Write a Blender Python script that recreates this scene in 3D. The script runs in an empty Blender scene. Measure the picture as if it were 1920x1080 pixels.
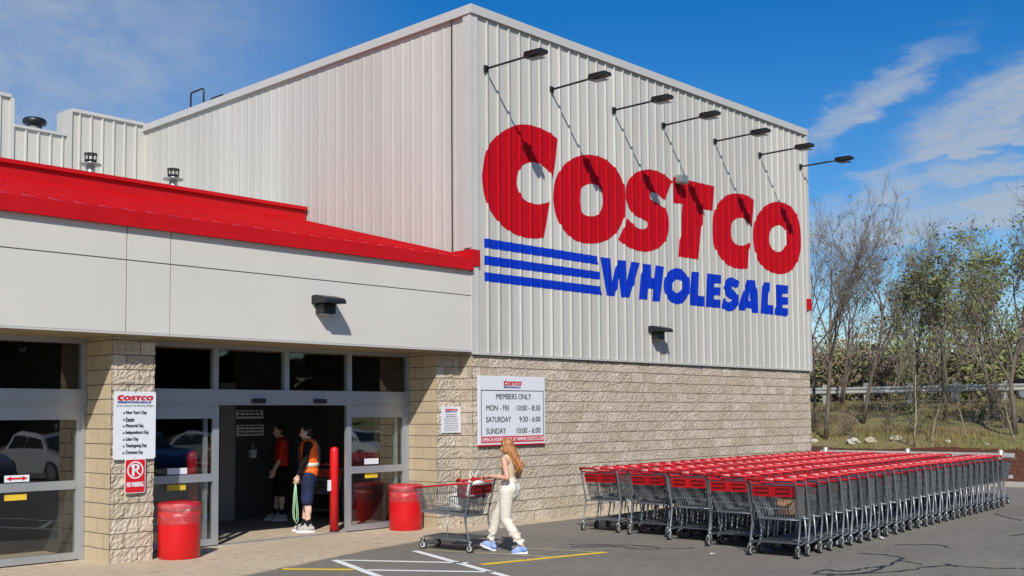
import bpy, bmesh, math, random
from mathutils import Vector, Matrix, Quaternion, noise
R = math.radians
SC = bpy.context.scene
COL = SC.collection

# ------------------------------------------------------------------ camera
cd = bpy.data.cameras.new('camera')
cam = bpy.data.objects.new('camera', cd)
COL.objects.link(cam)
_yaw, _pit, _rol = 0.8165, 0.0593, -0.0072
_F = Vector((math.sin(_yaw)*math.cos(_pit), math.cos(_yaw)*math.cos(_pit), math.sin(_pit)))
_r = Vector((math.cos(_yaw), -math.sin(_yaw), 0)); _u = _r.cross(_F)
_c, _s = math.cos(_rol), math.sin(_rol)
_R, _U = _c*_r + _s*_u, -_s*_r + _c*_u
cam.matrix_world = Matrix(((_R.x, _U.x, -_F.x, -13.6584), (_R.y, _U.y, -_F.y, -13.7011), (_R.z, _U.z, -_F.z, 1.9438), (0, 0, 0, 1)))
cd.sensor_width = 36.0
cd.lens = 2065.56/1920*36.0
cd.shift_y = (656.35-540)/1920
cd.clip_end = 3000
SC.camera = cam

# ------------------------------------------------------------------ sun, sky, exposure
SUN = Vector((-1.477, -1.40, 1.70)).normalized()
sl = bpy.data.lights.new('sun', 'SUN')
sl.energy = 4.7; sl.angle = R(0.5); sl.color = (1.0, 0.955, 0.88)
so = bpy.data.objects.new('sun', sl); COL.objects.link(so)
so.rotation_euler = SUN.to_track_quat('Z', 'Y').to_euler()
so.location = (-20, -20, 30)
SC.view_settings.view_transform = 'Standard'
SC.view_settings.look = 'None'
SC.view_settings.exposure = 0.0
SC.view_settings.gamma = 1.0

W = bpy.data.worlds.new('World'); SC.world = W; W.use_nodes = True
def build_world():
    nt = W.node_tree; nt.nodes.clear()
    N, L = nt.nodes.new, nt.links.new
    def math_(op, a, b=None, c=None):
        n = N('ShaderNodeMath'); n.operation = op
        for i, v in enumerate((a, b, c)):
            if v is None: continue
            if isinstance(v, (int, float)): n.inputs[i].default_value = v
            else: L(v, n.inputs[i])
        return n.outputs[0]
    out = N('ShaderNodeOutputWorld'); bg = N('ShaderNodeBackground'); L(bg.outputs[0], out.inputs[0])
    bg.inputs[1].default_value = 0.102
    sky = N('ShaderNodeTexSky'); sky.sky_type = 'NISHITA'; sky.sun_disc = False
    sky.sun_elevation = math.asin(SUN.z); sky.sun_rotation = math.atan2(SUN.x, SUN.y)
    sky.air_density = 1.0; sky.dust_density = 0.4; sky.ozone_density = 3.0; sky.altitude = 100
    hsv = N('ShaderNodeHueSaturation'); hsv.inputs['Saturation'].default_value = 1.46; hsv.inputs['Value'].default_value = 1.10
    hsv.inputs['Hue'].default_value = 0.508
    L(sky.outputs[0], hsv.inputs['Color'])
    tc = N('ShaderNodeTexCoord'); sp = N('ShaderNodeSeparateXYZ'); L(tc.outputs['Generated'], sp.inputs[0])
    az = math_('MULTIPLY', math_('ARCTAN2', sp.outputs[0], sp.outputs[1]), 180/math.pi)
    el = math_('MULTIPLY', math_('ARCSINE', sp.outputs[2]), 180/math.pi)
    cmb = N('ShaderNodeCombineXYZ'); L(az, cmb.inputs[0]); L(el, cmb.inputs[1])
    def noise_(scale, sx, sy, rot, det=6, rough=0.6, dist=0.6):
        mp = N('ShaderNodeMapping'); L(cmb.outputs[0], mp.inputs[0])
        mp.inputs['Scale'].default_value = (sx, sy, 1); mp.inputs['Rotation'].default_value = (0, 0, rot)
        n = N('ShaderNodeTexNoise'); n.inputs['Scale'].default_value = scale; n.inputs['Detail'].default_value = det
        n.inputs['Roughness'].default_value = rough; n.inputs['Distortion'].default_value = dist
        L(mp.outputs[0], n.inputs['Vector']); return n.outputs[0]
    wisp = noise_(0.55, 0.7, 2.2, R(-28)); fine = noise_(1.6, 0.6, 2.0, R(-25), 8, 0.65, 1.0)
    edge = noise_(0.35, 1.0, 1.6, R(-15), 5, 0.6, 0.3)
    azw = math_('ADD', az, math_('MULTIPLY', math_('SUBTRACT', edge, 0.5), 4.0))
    elw = math_('ADD', el, math_('MULTIPLY', math_('SUBTRACT', wisp, 0.5), 2.6))
    # cloud masses: azimuth, elevation, half-length, half-width, tilt (degrees), amount
    blobs = [ (65.2, 15.3, 4.3, 0.8, 29, 1.0), (70.8, 14.3, 4.2, 1.5, 24, 1.25),
             (70.0, 12.7, 3.6, 0.35, 8, .8), (68.5, 11.2, 5.2, 0.55, 9, 1.15), (66.5, 9.2, 7.0, 1.1, 4, 1.1),
             (65.3, 11.7, 1.3, 0.45, 5, 0.8), (78, 16, 5, 2.5, 20, 1.0), (72, 10.2, 3.0, 0.7, 5, 0.9),
             (-60, 22, 30, 5, 10, .9), (140, 25, 30, 6, -10, .9), (-130, 18, 35, 5, 5, .9), (100, 14, 18, 3, 8, .9), (-10, 30, 20, 6, 15, .6)]
    tot = None
    for (a, e, hl, hw, tilt, amt) in blobs:
        t = R(tilt); da = math_('SUBTRACT', azw, a); de = math_('SUBTRACT', elw, e)
        p = math_('ADD', math_('MULTIPLY', da, math.cos(t)/hl), math_('MULTIPLY', de, math.sin(t)/hl))
        q = math_('ADD', math_('MULTIPLY', da, -math.sin(t)/hw), math_('MULTIPLY', de, math.cos(t)/hw))
        r2 = math_('ADD', math_('MULTIPLY', p, p), math_('MULTIPLY', q, q))
        g = math_('MULTIPLY', math_('EXPONENT', math_('MULTIPLY', math_('MULTIPLY', r2, r2), -0.8)), amt)
        tot = g if tot is None else math_('ADD', tot, g)
    tex = math_('ADD', math_('MULTIPLY', wisp, 0.9), math_('MULTIPLY', fine, 0.6))
    m = math_('MULTIPLY', tot, math_('SUBTRACT', tex, 0.12))
    # soft even haze on the left
    hz = math_('ADD', math_('POWER', math_('DIVIDE', math_('SUBTRACT', azw, 19), 15), 2), math_('POWER', math_('DIVIDE', math_('SUBTRACT', el, 20), 10), 2))
    hz = math_('MULTIPLY', math_('EXPONENT', math_('MULTIPLY', math_('MULTIPLY', hz, hz), -0.7)), math_('ADD', math_('MULTIPLY', edge, 0.95), math_('MULTIPLY', wisp, 0.22)))
    m = math_('ADD', m, hz)
    cl = N('ShaderNodeClamp'); L(math_('MULTIPLY', m, 0.95), cl.inputs[0]); cl.inputs[1].default_value = 0; cl.inputs[2].default_value = 0.80
    mix = N('ShaderNodeMixRGB'); L(cl.outputs[0], mix.inputs[0]); L(hsv.outputs[0], mix.inputs[1])
    mix.inputs[2].default_value = (4.2, 4.8, 5.5, 1)
    L(mix.outputs[0], bg.inputs[0])
build_world()

# ------------------------------------------------------------------ materials
MATS = {}
def mat(name, col, rough=0.6, metal=0.0, spec=0.5, var=0.0, vscale=3.0, bump=0.0, bscale=60.0, col2=None, coat=0.0, stretch=None):
    m = bpy.data.materials.new(name); m.use_nodes = True
    nt = m.node_tree; b = nt.nodes['Principled BSDF']
    b.inputs['Base Color'].default_value = (*col, 1); b.inputs['Roughness'].default_value = rough
    b.inputs['Metallic'].default_value = metal; b.inputs['Specular IOR Level'].default_value = spec
    b.inputs['Coat Weight'].default_value = coat
    tc = nt.nodes.new('ShaderNodeTexCoord')
    vec = tc.outputs['Object']
    if stretch:
        mp = nt.nodes.new('ShaderNodeMapping'); mp.inputs['Scale'].default_value = stretch
        nt.links.new(vec, mp.inputs[0]); vec2 = mp.outputs[0]
    else: vec2 = vec
    if var > 0 or col2:
        n = nt.nodes.new('ShaderNodeTexNoise'); n.inputs['Scale'].default_value = vscale; n.inputs['Detail'].default_value = 7
        n.inputs['Roughness'].default_value = 0.62
        nt.links.new(vec2, n.inputs['Vector'])
        cr = nt.nodes.new('ShaderNodeValToRGB')
        c2 = col2 or tuple(max(0, c*(1-var)) for c in col)
        c1 = col if col2 else tuple(min(1, c*(1+var*0.6)) for c in col)
        cr.color_ramp.elements[0].position = 0.33; cr.color_ramp.elements[0].color = (*c2, 1)
        cr.color_ramp.elements[1].position = 0.67; cr.color_ramp.elements[1].color = (*c1, 1)
        nt.links.new(n.outputs[0], cr.inputs[0]); nt.links.new(cr.outputs[0], b.inputs['Base Color'])
    if bump > 0:
        n2 = nt.nodes.new('ShaderNodeTexNoise'); n2.inputs['Scale'].default_value = bscale; n2.inputs['Detail'].default_value = 5
        nt.links.new(vec, n2.inputs['Vector'])
        bp = nt.nodes.new('ShaderNodeBump'); bp.inputs['Strength'].default_value = bump; bp.inputs['Distance'].default_value = 0.01
        nt.links.new(n2.outputs[0], bp.inputs['Height']); nt.links.new(bp.outputs[0], b.inputs['Normal'])
    MATS[name] = m
    return m
M_metal = mat('white ribbed metal', (0.51, 0.497, 0.455), 0.5, 0, 0.3, 0.13, 0.5, stretch=(1.6, 1.6, 0.12))
M_trim = mat('white trim', (0.50, 0.495, 0.47), 0.45, 0, 0.4, 0.04, 1.5)
M_fascia = mat('off white stucco panel', (0.60, 0.575, 0.525), 0.75, 0, 0.3, 0.045, 0.7, 0.12, 120)
M_groove = mat('panel joint', (0.10, 0.10, 0.10), 0.9)
M_redroof = mat('red painted roof metal', (0.50, 0.006, 0.010), 0.45, 0, 0.22, 0.10, 1.2)
M_redpaint = mat('red sign paint', (0.455, 0.004, 0.012), 0.6, 0, 0.10, 0.06, 1.0)
M_bluepaint = mat('blue sign paint', (0.003, 0.036, 0.45), 0.6, 0, 0.10, 0.08, 1.0)
M_block = mat('tan split face block', (0.50, 0.43, 0.335), 0.9, 0, 0.2, vscale=1.6, bump=0.5, bscale=70, col2=(0.445, 0.38, 0.295))
M_blockB = mat('darker split face block', (0.465, 0.395, 0.295), 0.9, 0, 0.2, vscale=2.6, bump=0.5, bscale=70, col2=(0.41, 0.345, 0.26))
M_blockC = mat('paler split face block', (0.545, 0.47, 0.37), 0.9, 0, 0.2, vscale=2.2, bump=0.5, bscale=70, col2=(0.50, 0.43, 0.345))
M_smooth = mat('tan smooth block', (0.50, 0.41, 0.27), 0.85, 0, 0.25, vscale=2.0, bump=0.2, bscale=140, col2=(0.45, 0.36, 0.24))
M_mortar = mat('mortar joint', (0.33, 0.275, 0.205), 0.95, 0, 0.1, 0.2, 5)
M_soffit = mat('tan soffit', (0.34, 0.27, 0.17), 0.8, 0, 0.3, 0.06, 2)
M_alu = mat('aluminium door frame', (0.44, 0.47, 0.50), 0.38, 0.55, 0.5, 0.05, 3)
M_black = mat('black lamp metal', (0.018, 0.018, 0.020), 0.42, 0.2, 0.5)
M_lens = mat('grey lamp lens', (0.06, 0.06, 0.065), 0.2, 0, 0.5)
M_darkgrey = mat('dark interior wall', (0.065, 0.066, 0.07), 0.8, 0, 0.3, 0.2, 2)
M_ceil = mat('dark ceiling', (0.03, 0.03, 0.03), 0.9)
M_galv = mat('galvanised steel', (0.42, 0.42, 0.40), 0.42, 0.7, 0.5, 0.15, 9)
M_white = mat('white sign panel', (0.72, 0.74, 0.78), 0.35, 0, 0.5, 0.02, 4)
M_ink = mat('dark lettering', (0.018, 0.02, 0.03), 0.5)
M_inkgrey = mat('grey small print', (0.22, 0.22, 0.24), 0.6)
M_inkred = mat('red lettering', (0.52, 0.012, 0.025), 0.5)
M_inkblue = mat('blue lettering', (0.02, 0.045, 0.25), 0.5)
M_signred = mat('red sign panel', (0.62, 0.012, 0.02), 0.35, 0, 0.5, 0.04, 5)
M_bin = mat('red bin plastic', (0.60, 0.006, 0.010), 0.33, 0, 0.5, 0.06, 4)
M_bollard = mat('red bollard sleeve', (0.66, 0.010, 0.012), 0.4, 0, 0.5, 0.04, 4)
M_frame = mat('grey cart frame', (0.23, 0.25, 0.27), 0.38, 0.5, 0.5, 0.2, 3)
M_cart = mat('grey cart wire', (0.20, 0.22, 0.235), 0.42, 0.45, 0.5, 0.2, 3)
M_cartbright = mat('bright cart upright', (0.36, 0.37, 0.38), 0.4, 0.5, 0.5)
M_carttray = mat('grey cart tray', (0.11, 0.12, 0.13), 0.5, 0.3, 0.5, 0.2, 4)
M_cartred = mat('red cart plastic', (0.50, 0.007, 0.013), 0.40, 0, 0.4, 0.12, 6)
M_cartredd = mat('deep red and shaded cart plastic', (0.22, 0.006, 0.010), 0.35, 0, 0.5)  # deep red of the seat panels; also shade painted on the pushed cart's seat
M_cartglint = mat('painted handle glint', (0.66, 0.22, 0.22), 0.3, 0, 0.5)  # sun glint on the red handle, painted in as a pale colour
M_rubber = mat('black rubber', (0.025, 0.025, 0.027), 0.7)
M_hub = mat('pale wheel hub', (0.50, 0.50, 0.47), 0.45)
M_rail = mat('pale galvanised rail', (0.50, 0.50, 0.47), 0.5, 0.3, 0.5, 0.1, 3)
M_bark = mat('grey brown bark', (0.155, 0.125, 0.098), 0.9, 0, 0.2, 0.35, 5, 0.4, 30)
M_barkpale = mat('pale bark', (0.30, 0.25, 0.17), 0.9, 0, 0.2, 0.35, 5)
M_twig = mat('dark twig', (0.15, 0.122, 0.104), 0.9, 0, 0.2)
M_leafA = mat('olive spring leaf', (0.22, 0.25, 0.07), 0.7, 0, 0.3, vscale=0.9, col2=(0.14, 0.16, 0.05))
M_leafB = mat('yellow green bud', (0.23, 0.27, 0.07), 0.7, 0, 0.3, vscale=1.3, col2=(0.15, 0.17, 0.05))
M_leafC = mat('brown dry leaf', (0.23, 0.17, 0.105), 0.8, 0, 0.2, vscale=0.7, col2=(0.155, 0.122, 0.075))
M_leafD = mat('dark evergreen leaf', (0.03, 0.04, 0.018), 0.9, 0, 0.05, 0.3, 1)
M_grass = mat('grass blade', (0.17, 0.235, 0.05), 0.75, 0, 0.3, vscale=0.35, col2=(0.27, 0.21, 0.085))
M_drygrass = mat('dry weed stem', (0.26, 0.18, 0.095), 0.85, 0, 0.2, vscale=0.5, col2=(0.17, 0.10, 0.06))
M_rocktan = mat('tan rock', (0.46, 0.40, 0.29), 0.85, 0, 0.3, 0.25, 6, 0.5, 20)
M_rock = mat('pale rock', (0.58, 0.55, 0.47), 0.8, 0, 0.3, 0.2, 6, 0.5, 20)
M_skin = mat('skin', (0.60, 0.335, 0.235), 0.55, 0, 0.4, 0.06, 12)
M_skinpale = mat('pale skin', (0.68, 0.44, 0.35), 0.55, 0, 0.4, 0.06, 12)
M_hairred = mat('auburn hair', (0.40, 0.165, 0.05), 0.45, 0, 0.5, 0.5, 16, stretch=(6, 6, .7))
M_hairdark = mat('dark hair', (0.02, 0.014, 0.010), 0.5, 0, 0.4, 0.3, 20)
M_cream = mat('cream cotton', (0.68, 0.63, 0.54), 0.85, 0, 0.2, 0.08, 7, 1.0, 13)
M_beige = mat('beige knit', (0.62, 0.50, 0.35), 0.85, 0, 0.2, 0.06, 9, 0.8, 14)
M_blueshoe = mat('blue shoe mesh', (0.10, 0.20, 0.55), 0.6, 0, 0.4, vscale=11, col2=(0.38, 0.48, 0.72))
M_sole = mat('white shoe sole', (0.72, 0.73, 0.76), 0.6)
M_greyshoe = mat('grey shoe', (0.42, 0.40, 0.37), 0.7, 0, 0.3, 0.3, 30)
M_navy = mat('navy cloth', (0.020, 0.030, 0.075), 0.85, 0, 0.2, 0.3, 8)
M_blackcloth = mat('black cloth', (0.010, 0.010, 0.012), 0.9, 0, 0.15)
M_vest = mat('orange safety vest', (1.0, 0.17, 0.02), 0.6, 0, 0.3, 0.08, 8)
M_reflect = mat('pale reflective tape', (0.72, 0.73, 0.66), 0.35, 0.1)
M_redshirt = mat('red shirt cloth', (0.62, 0.035, 0.02), 0.85, 0, 0.2, 0.12, 8)
M_strap = mat('pale green strap', (0.36, 0.58, 0.36), 0.6)
M_eye = mat('eye dark', (0.01, 0.01, 0.01), 0.2)
M_lip = mat('lip', (0.42, 0.14, 0.12), 0.5)
M_glassdark = mat('dark sunglasses', (0.01, 0.01, 0.012), 0.1, 0, 0.6)
M_bag = mat('white shopping bag', (0.72, 0.70, 0.66), 0.6, 0, 0.4, 0.12, 18)
M_box = mat('brown cardboard', (0.40, 0.22, 0.11), 0.85, 0, 0.2, 0.15, 6)
M_curb = mat('concrete kerb', (0.42, 0.39, 0.34), 0.9, 0, 0.2, 0.15, 2)
M_linewhite = mat('white road paint', (0.82, 0.82, 0.79), 0.7, 0, 0.3, vscale=9, col2=(0.68, 0.68, 0.66))
M_lineyellow = mat('yellow road paint', (0.78, 0.54, 0.03), 0.7, 0, 0.3, vscale=9, col2=(0.60, 0.42, 0.06))
M_linepale = mat('worn yellow road paint', (0.42, 0.36, 0.20), 0.8, 0, 0.3, vscale=14, col2=(0.26, 0.23, 0.15))
M_crack = mat('crack sealant', (0.022, 0.022, 0.023), 0.6, 0, 0.4)
M_mulch = mat('brown mulch', (0.125, 0.052, 0.030), 0.95, 0, 0.1, vscale=6, bump=1.0, bscale=14, col2=(0.07, 0.032, 0.02))
M_carblack = mat('dark car paint', (0.012, 0.013, 0.016), 0.2, 0.2, 0.6, coat=0.6)
M_carsilver = mat('silver car paint', (0.45, 0.46, 0.48), 0.3, 0.6, 0.5, coat=0.6)
M_carwhite = mat('white car paint', (0.7, 0.7, 0.7), 0.3, 0, 0.5, coat=0.6)
M_carblue = mat('blue car paint', (0.03, 0.07, 0.2), 0.25, 0.3, 0.5, coat=0.6)
M_carglass = mat('car glass', (0.02, 0.025, 0.03), 0.05, 0, 0.6)
M_taillight = mat('red tail light', (0.4, 0.01, 0.01), 0.3)
M_headlight = mat('clear head light', (0.7, 0.7, 0.72), 0.15)

def per_object(m, lo, hi):
    # each copy of a thing gets its own slight fading
    nt = m.node_tree; b = nt.nodes['Principled BSDF']
    oi = nt.nodes.new('ShaderNodeObjectInfo'); mr = nt.nodes.new('ShaderNodeMapRange'); mr.inputs[3].default_value = lo; mr.inputs[4].default_value = hi
    nt.links.new(oi.outputs['Random'], mr.inputs[0]); h = nt.nodes.new('ShaderNodeHueSaturation'); nt.links.new(mr.outputs[0], h.inputs['Value'])
    sk = b.inputs['Base Color']
    if sk.links: nt.links.new(sk.links[0].from_socket, h.inputs['Color'])
    else: h.inputs['Color'].default_value = sk.default_value
    nt.links.new(h.outputs[0], sk)
for _m, _a, _b in ((M_cartred, .72, 1.15), (M_cart, .7, 1.25), (M_frame, .7, 1.2), (M_carttray, .7, 1.3)): per_object(_m, _a, _b)
def glass_mat(name, tint, refl):
    m = bpy.data.materials.new(name); m.use_nodes = True
    nt = m.node_tree; nt.nodes.clear()
    out = nt.nodes.new('ShaderNodeOutputMaterial'); mx = nt.nodes.new('ShaderNodeMixShader')
    tr = nt.nodes.new('ShaderNodeBsdfTransparent'); tr.inputs[0].default_value = (*tint, 1)
    gl = nt.nodes.new('ShaderNodeBsdfGlossy'); gl.inputs['Roughness'].default_value = 0.015 if refl > 1.5 else 0.12
    gl.inputs[0].default_value = (0.95, 0.97, 1, 1)
    fr = nt.nodes.new('ShaderNodeFresnel'); fr.inputs[0].default_value = refl
    nz = nt.nodes.new('ShaderNodeTexNoise'); nz.inputs['Scale'].default_value = 1.3
    tc = nt.nodes.new('ShaderNodeTexCoord'); nt.links.new(tc.outputs['Object'], nz.inputs['Vector'])
    bp = nt.nodes.new('ShaderNodeBump'); bp.inputs['Strength'].default_value = 0.05 if refl > 1.5 else 0.9; bp.inputs['Distance'].default_value = 0.05; nz.inputs['Scale'].default_value = 1.3 if refl > 1.5 else 14
    nt.links.new(nz.outputs[0], bp.inputs['Height']); nt.links.new(bp.outputs[0], gl.inputs['Normal'])
    # mirror only at the outer face of the pane (inside the sheet the Fresnel term would trap the light)
    ge = nt.nodes.new('ShaderNodeNewGeometry'); iv = nt.nodes.new('ShaderNodeMath'); iv.operation = 'SUBTRACT'; iv.inputs[0].default_value = 1.0
    nt.links.new(ge.outputs['Backfacing'], iv.inputs[1]); fm = nt.nodes.new('ShaderNodeMath'); fm.operation = 'MULTIPLY'
    nt.links.new(fr.outputs[0], fm.inputs[0]); nt.links.new(iv.outputs[0], fm.inputs[1])
    nt.links.new(fm.outputs[0], mx.inputs[0]); nt.links.new(tr.outputs[0], mx.inputs[1]); nt.links.new(gl.outputs[0], mx.inputs[2])
    nt.links.new(mx.outputs[0], out.inputs[0]); return m
M_glass = glass_mat('tinted door glass', (0.88, 0.90, 0.89), 2.0)
M_glasstop = glass_mat('dark transom glass', (0.80, 0.81, 0.80), 1.9)

def film_mat(name):
    m = bpy.data.materials.new(name); m.use_nodes = True; nt = m.node_tree; nt.nodes.clear()
    out = nt.nodes.new('ShaderNodeOutputMaterial'); mx = nt.nodes.new('ShaderNodeMixShader'); tr = nt.nodes.new('ShaderNodeBsdfTransparent'); tr.inputs[0].default_value = (.97, .95, .95, 1)
    gl = nt.nodes.new('ShaderNodeBsdfGlossy'); gl.inputs['Roughness'].default_value = 0.10
    tc = nt.nodes.new('ShaderNodeTexCoord'); nz = nt.nodes.new('ShaderNodeTexNoise'); nz.inputs['Scale'].default_value = 9; nz.inputs['Detail'].default_value = 4; nz.inputs['Distortion'].default_value = 1.5
    nt.links.new(tc.outputs['Object'], nz.inputs['Vector']); bp = nt.nodes.new('ShaderNodeBump'); bp.inputs['Strength'].default_value = 1.0; bp.inputs['Distance'].default_value = 0.06
    nt.links.new(nz.outputs[0], bp.inputs['Height']); nt.links.new(bp.outputs[0], gl.inputs['Normal']); mx.inputs[0].default_value = 0.16
    nt.links.new(tr.outputs[0], mx.inputs[1]); nt.links.new(gl.outputs[0], mx.inputs[2]); nt.links.new(mx.outputs[0], out.inputs[0]); return m
M_bagfilm = film_mat('clear bin liner')
def ground_mat(name, c1, c2, c3, spots):
    m = bpy.data.materials.new(name); m.use_nodes = True
    nt = m.node_tree; b = nt.nodes['Principled BSDF']; b.inputs['Roughness'].default_value = 0.88
    b.inputs['Specular IOR Level'].default_value = 0.3
    tc = nt.nodes.new('ShaderNodeTexCoord')
    def nz(s, d=6):
        n = nt.nodes.new('ShaderNodeTexNoise'); n.inputs['Scale'].default_value = s; n.inputs['Detail'].default_value = d
        n.inputs['Roughness'].default_value = 0.65; nt.links.new(tc.outputs['Object'], n.inputs['Vector']); return n.outputs[0]
    def ramp(v, a, b_, ca, cb):
        r = nt.nodes.new('ShaderNodeValToRGB'); r.color_ramp.elements[0].position = a; r.color_ramp.elements[1].position = b_
        r.color_ramp.elements[0].color = (*ca, 1); r.color_ramp.elements[1].color = (*cb, 1); nt.links.new(v, r.inputs[0]); return r.outputs[0]
    def mix(f, a, b_, mode='MIX'):
        x = nt.nodes.new('ShaderNodeMixRGB'); x.blend_type = mode
        for i, v in enumerate((f, a, b_)):
            if isinstance(v, float): x.inputs[i].default_value = v
            elif isinstance(v, tuple): x.inputs[i].default_value = (*v, 1)
            else: nt.links.new(v, x.inputs[i])
        return x.outputs[0]
    base = ramp(nz(0.45), 0.32, 0.68, c1, c2)
    grain = ramp(nz(95, 3), 0.3, 0.7, (0.72, 0.72, 0.72), (1.25, 1.24, 1.22))
    col = mix(0.75, base, grain, 'MULTIPLY')
    col = mix(0.8, col, ramp(nz(7.0, 8), 0.35, 0.65, (0.84, 0.84, 0.84), (1.14, 1.14, 1.13)), 'MULTIPLY')
    col = mix(0.7, col, ramp(nz(4.2, 2), 0.64, 0.72, (1, 1, 1), (0.5, 0.5, 0.5)), 'MULTIPLY')
    st = ramp(nz(1.7), 0.60, 0.72, (0, 0, 0), (1, 1, 1))
    stm = nt.nodes.new('ShaderNodeMath'); stm.operation = 'MULTIPLY'; stm.inputs[1].default_value = spots; nt.links.new(st, stm.inputs[0])
    col = mix(stm.outputs[0], col, c3)
    nt.links.new(col, b.inputs['Base Color'])
    bp = nt.nodes.new('ShaderNodeBump'); bp.inputs['Strength'].default_value = 0.5; bp.inputs['Distance'].default_value = 0.008
    nt.links.new(nz(120, 3), bp.inputs['Height']); nt.links.new(bp.outputs[0], b.inputs['Normal'])
    return m
M_asphalt = ground_mat('asphalt', (0.165, 0.150, 0.127), (0.212, 0.193, 0.164), (0.10, 0.092, 0.08), 0.55)
M_apron = ground_mat('concrete apron', (0.44, 0.355, 0.25), (0.53, 0.44, 0.32), (0.27, 0.22, 0.165), 0.35)
M_terrain = ground_mat('rough grass bank', (0.14, 0.16, 0.05), (0.25, 0.185, 0.095), (0.20, 0.125, 0.07), 0.6)

# ------------------------------------------------------------------ mesh helpers
class MB:
    def __init__(self): self.v = []; self.f = []; self.m = []
    def add(self, vs, fs, mi=0):
        n = len(self.v); self.v.extend(tuple(v) for v in vs)
        self.f.extend(tuple(i+n for i in f) for f in fs); self.m.extend([mi]*len(fs)); return self
    def box(self, x0, x1, y0, y1, z0, z1, mi=0, mtx=None):
        vs = [Vector(p) for p in ((x0,y0,z0),(x1,y0,z0),(x1,y1,z0),(x0,y1,z0),(x0,y0,z1),(x1,y0,z1),(x1,y1,z1),(x0,y1,z1))]
        if mtx: vs = [mtx @ v for v in vs]
        return self.add(vs, [(0,3,2,1),(4,5,6,7),(0,1,5,4),(1,2,6,5),(2,3,7,6),(3,0,4,7)], mi)
    def bbox(self, x0, x1, y0, y1, z0, z1, b=0.01, mi=0):
        # box with bevelled edges
        bm = bmesh.new(); bmesh.ops.create_cube(bm, size=1)
        for v in bm.verts: v.co = Vector(((x0+x1)/2+v.co.x*(x1-x0), (y0+y1)/2+v.co.y*(y1-y0), (z0+z1)/2+v.co.z*(z1-z0)))
        bmesh.ops.bevel(bm, geom=bm.edges[:], offset=b, segments=2, affect='EDGES', profile=0.7)
        bm.verts.index_update()
        self.add([v.co.copy() for v in bm.verts], [tuple(v.index for v in f.verts) for f in bm.faces], mi); bm.free(); return self
    def tube(self, pts, r, sides=6, mi=0, cap=True):
        pts = [Vector(p) for p in pts]; n = len(pts)
        rs = r if isinstance(r, (list, tuple)) else [r]*n
        vs = []; prev = None
        for i, p in enumerate(pts):
            d = (pts[min(i+1, n-1)]-pts[max(i-1, 0)])
            d = d.normalized() if d.length > 1e-9 else Vector((0, 0, 1))
            if prev is None:
                a = d.orthogonal().normalized()
            else:
                a = prev - d*prev.dot(d)
                a = a.normalized() if a.length > 1e-6 else d.orthogonal().normalized()
            prev = a; b = d.cross(a)
            for k in range(sides):
                t = 2*math.pi*k/sides
                vs.append(p + (a*math.cos(t)+b*math.sin(t))*rs[i])
        fs = []
        for i in range(n-1):
            for k in range(sides):
                k2 = (k+1) % sides
                fs.append((i*sides+k, i*sides+k2, (i+1)*sides+k2, (i+1)*sides+k))
        if cap:
            fs.append(tuple(range(sides-1, -1, -1))); fs.append(tuple((n-1)*sides+k for k in range(sides)))
        return self.add(vs, fs, mi)
    def lathe(self, prof, sides=24, mi=0, c=(0,0,0), wob=None):
        vs = []; c = Vector(c)
        for j, (r, z) in enumerate(prof):
            for k in range(sides):
                t = 2*math.pi*k/sides; rr = r*(wob(j, t) if wob else 1)
                vs.append(c+Vector((rr*math.cos(t), rr*math.sin(t), z)))
        fs = []; n = len(prof)
        for i in range(n-1):
            for k in range(sides):
                k2 = (k+1) % sides; fs.append((i*sides+k, i*sides+k2, (i+1)*sides+k2, (i+1)*sides+k))
        fs.append(tuple(range(sides-1, -1, -1))); fs.append(tuple((n-1)*sides+k for k in range(sides)))
        return self.add(vs, fs, mi)
    def prism(self, poly, axis, a, b, mi=0):
        # poly: 2d points; axis 'x','y','z' extruded a..b
        def P(p, h): return {'x': (h, p[0], p[1]), 'y': (p[0], h, p[1]), 'z': (p[0], p[1], h)}[axis]
        n = len(poly); vs = [P(p, a) for p in poly]+[P(p, b) for p in poly]
        fs = [tuple(range(n)), tuple(range(2*n-1, n-1, -1))]+[(i, i+n, (i+1) % n+n, (i+1) % n) for i in range(n)]
        return self.add(vs, fs, mi)
    def xf(self, mtx):
        self.v = [tuple(mtx @ Vector(v)) for v in self.v]; return self
    def mesh(self, name, mats, smooth=False):
        me = bpy.data.meshes.new(name); me.from_pydata(self.v, [], self.f)
        for m in (mats if isinstance(mats, (list, tuple)) else [mats]): me.materials.append(m)
        if any(self.m): me.polygons.foreach_set('material_index', self.m)
        if smooth: me.polygons.foreach_set('use_smooth', [True]*len(me.polygons))
        me.update(); return me
    def build(self, name, mats, parent=None, smooth=False, loc=None):
        return link(name, self.mesh(name, mats, smooth), parent, loc)
def fix_normals(me):
    bm = bmesh.new(); bm.from_mesh(me); bmesh.ops.recalc_face_normals(bm, faces=bm.faces[:]); bm.to_mesh(me); bm.free()
def link(name, me, parent=None, loc=None):
    o = bpy.data.objects.new(name, me); COL.objects.link(o)
    if parent: o.parent = parent
    if loc: o.location = loc
    return o
def tag(o, label=None, cat=None, group=None, kind=None):
    if label: o['label'] = label
    if cat: o['category'] = cat
    if group: o['group'] = group
    if kind: o['kind'] = kind
    return o
def thing(name, label, cat, loc=(0,0,0), rz=0.0, group=None):
    o = bpy.data.objects.new(name, None); COL.objects.link(o); o.empty_display_size = 0.2
    o.location = loc; o.rotation_euler = (0, 0, rz); return tag(o, label, cat, group)
def copy_tree(o, parent=None):
    c = o.copy(); COL.objects.link(c)
    if parent: c.parent = parent
    for ch in o.children: copy_tree(ch, c)
    return c
DG = None
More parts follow.
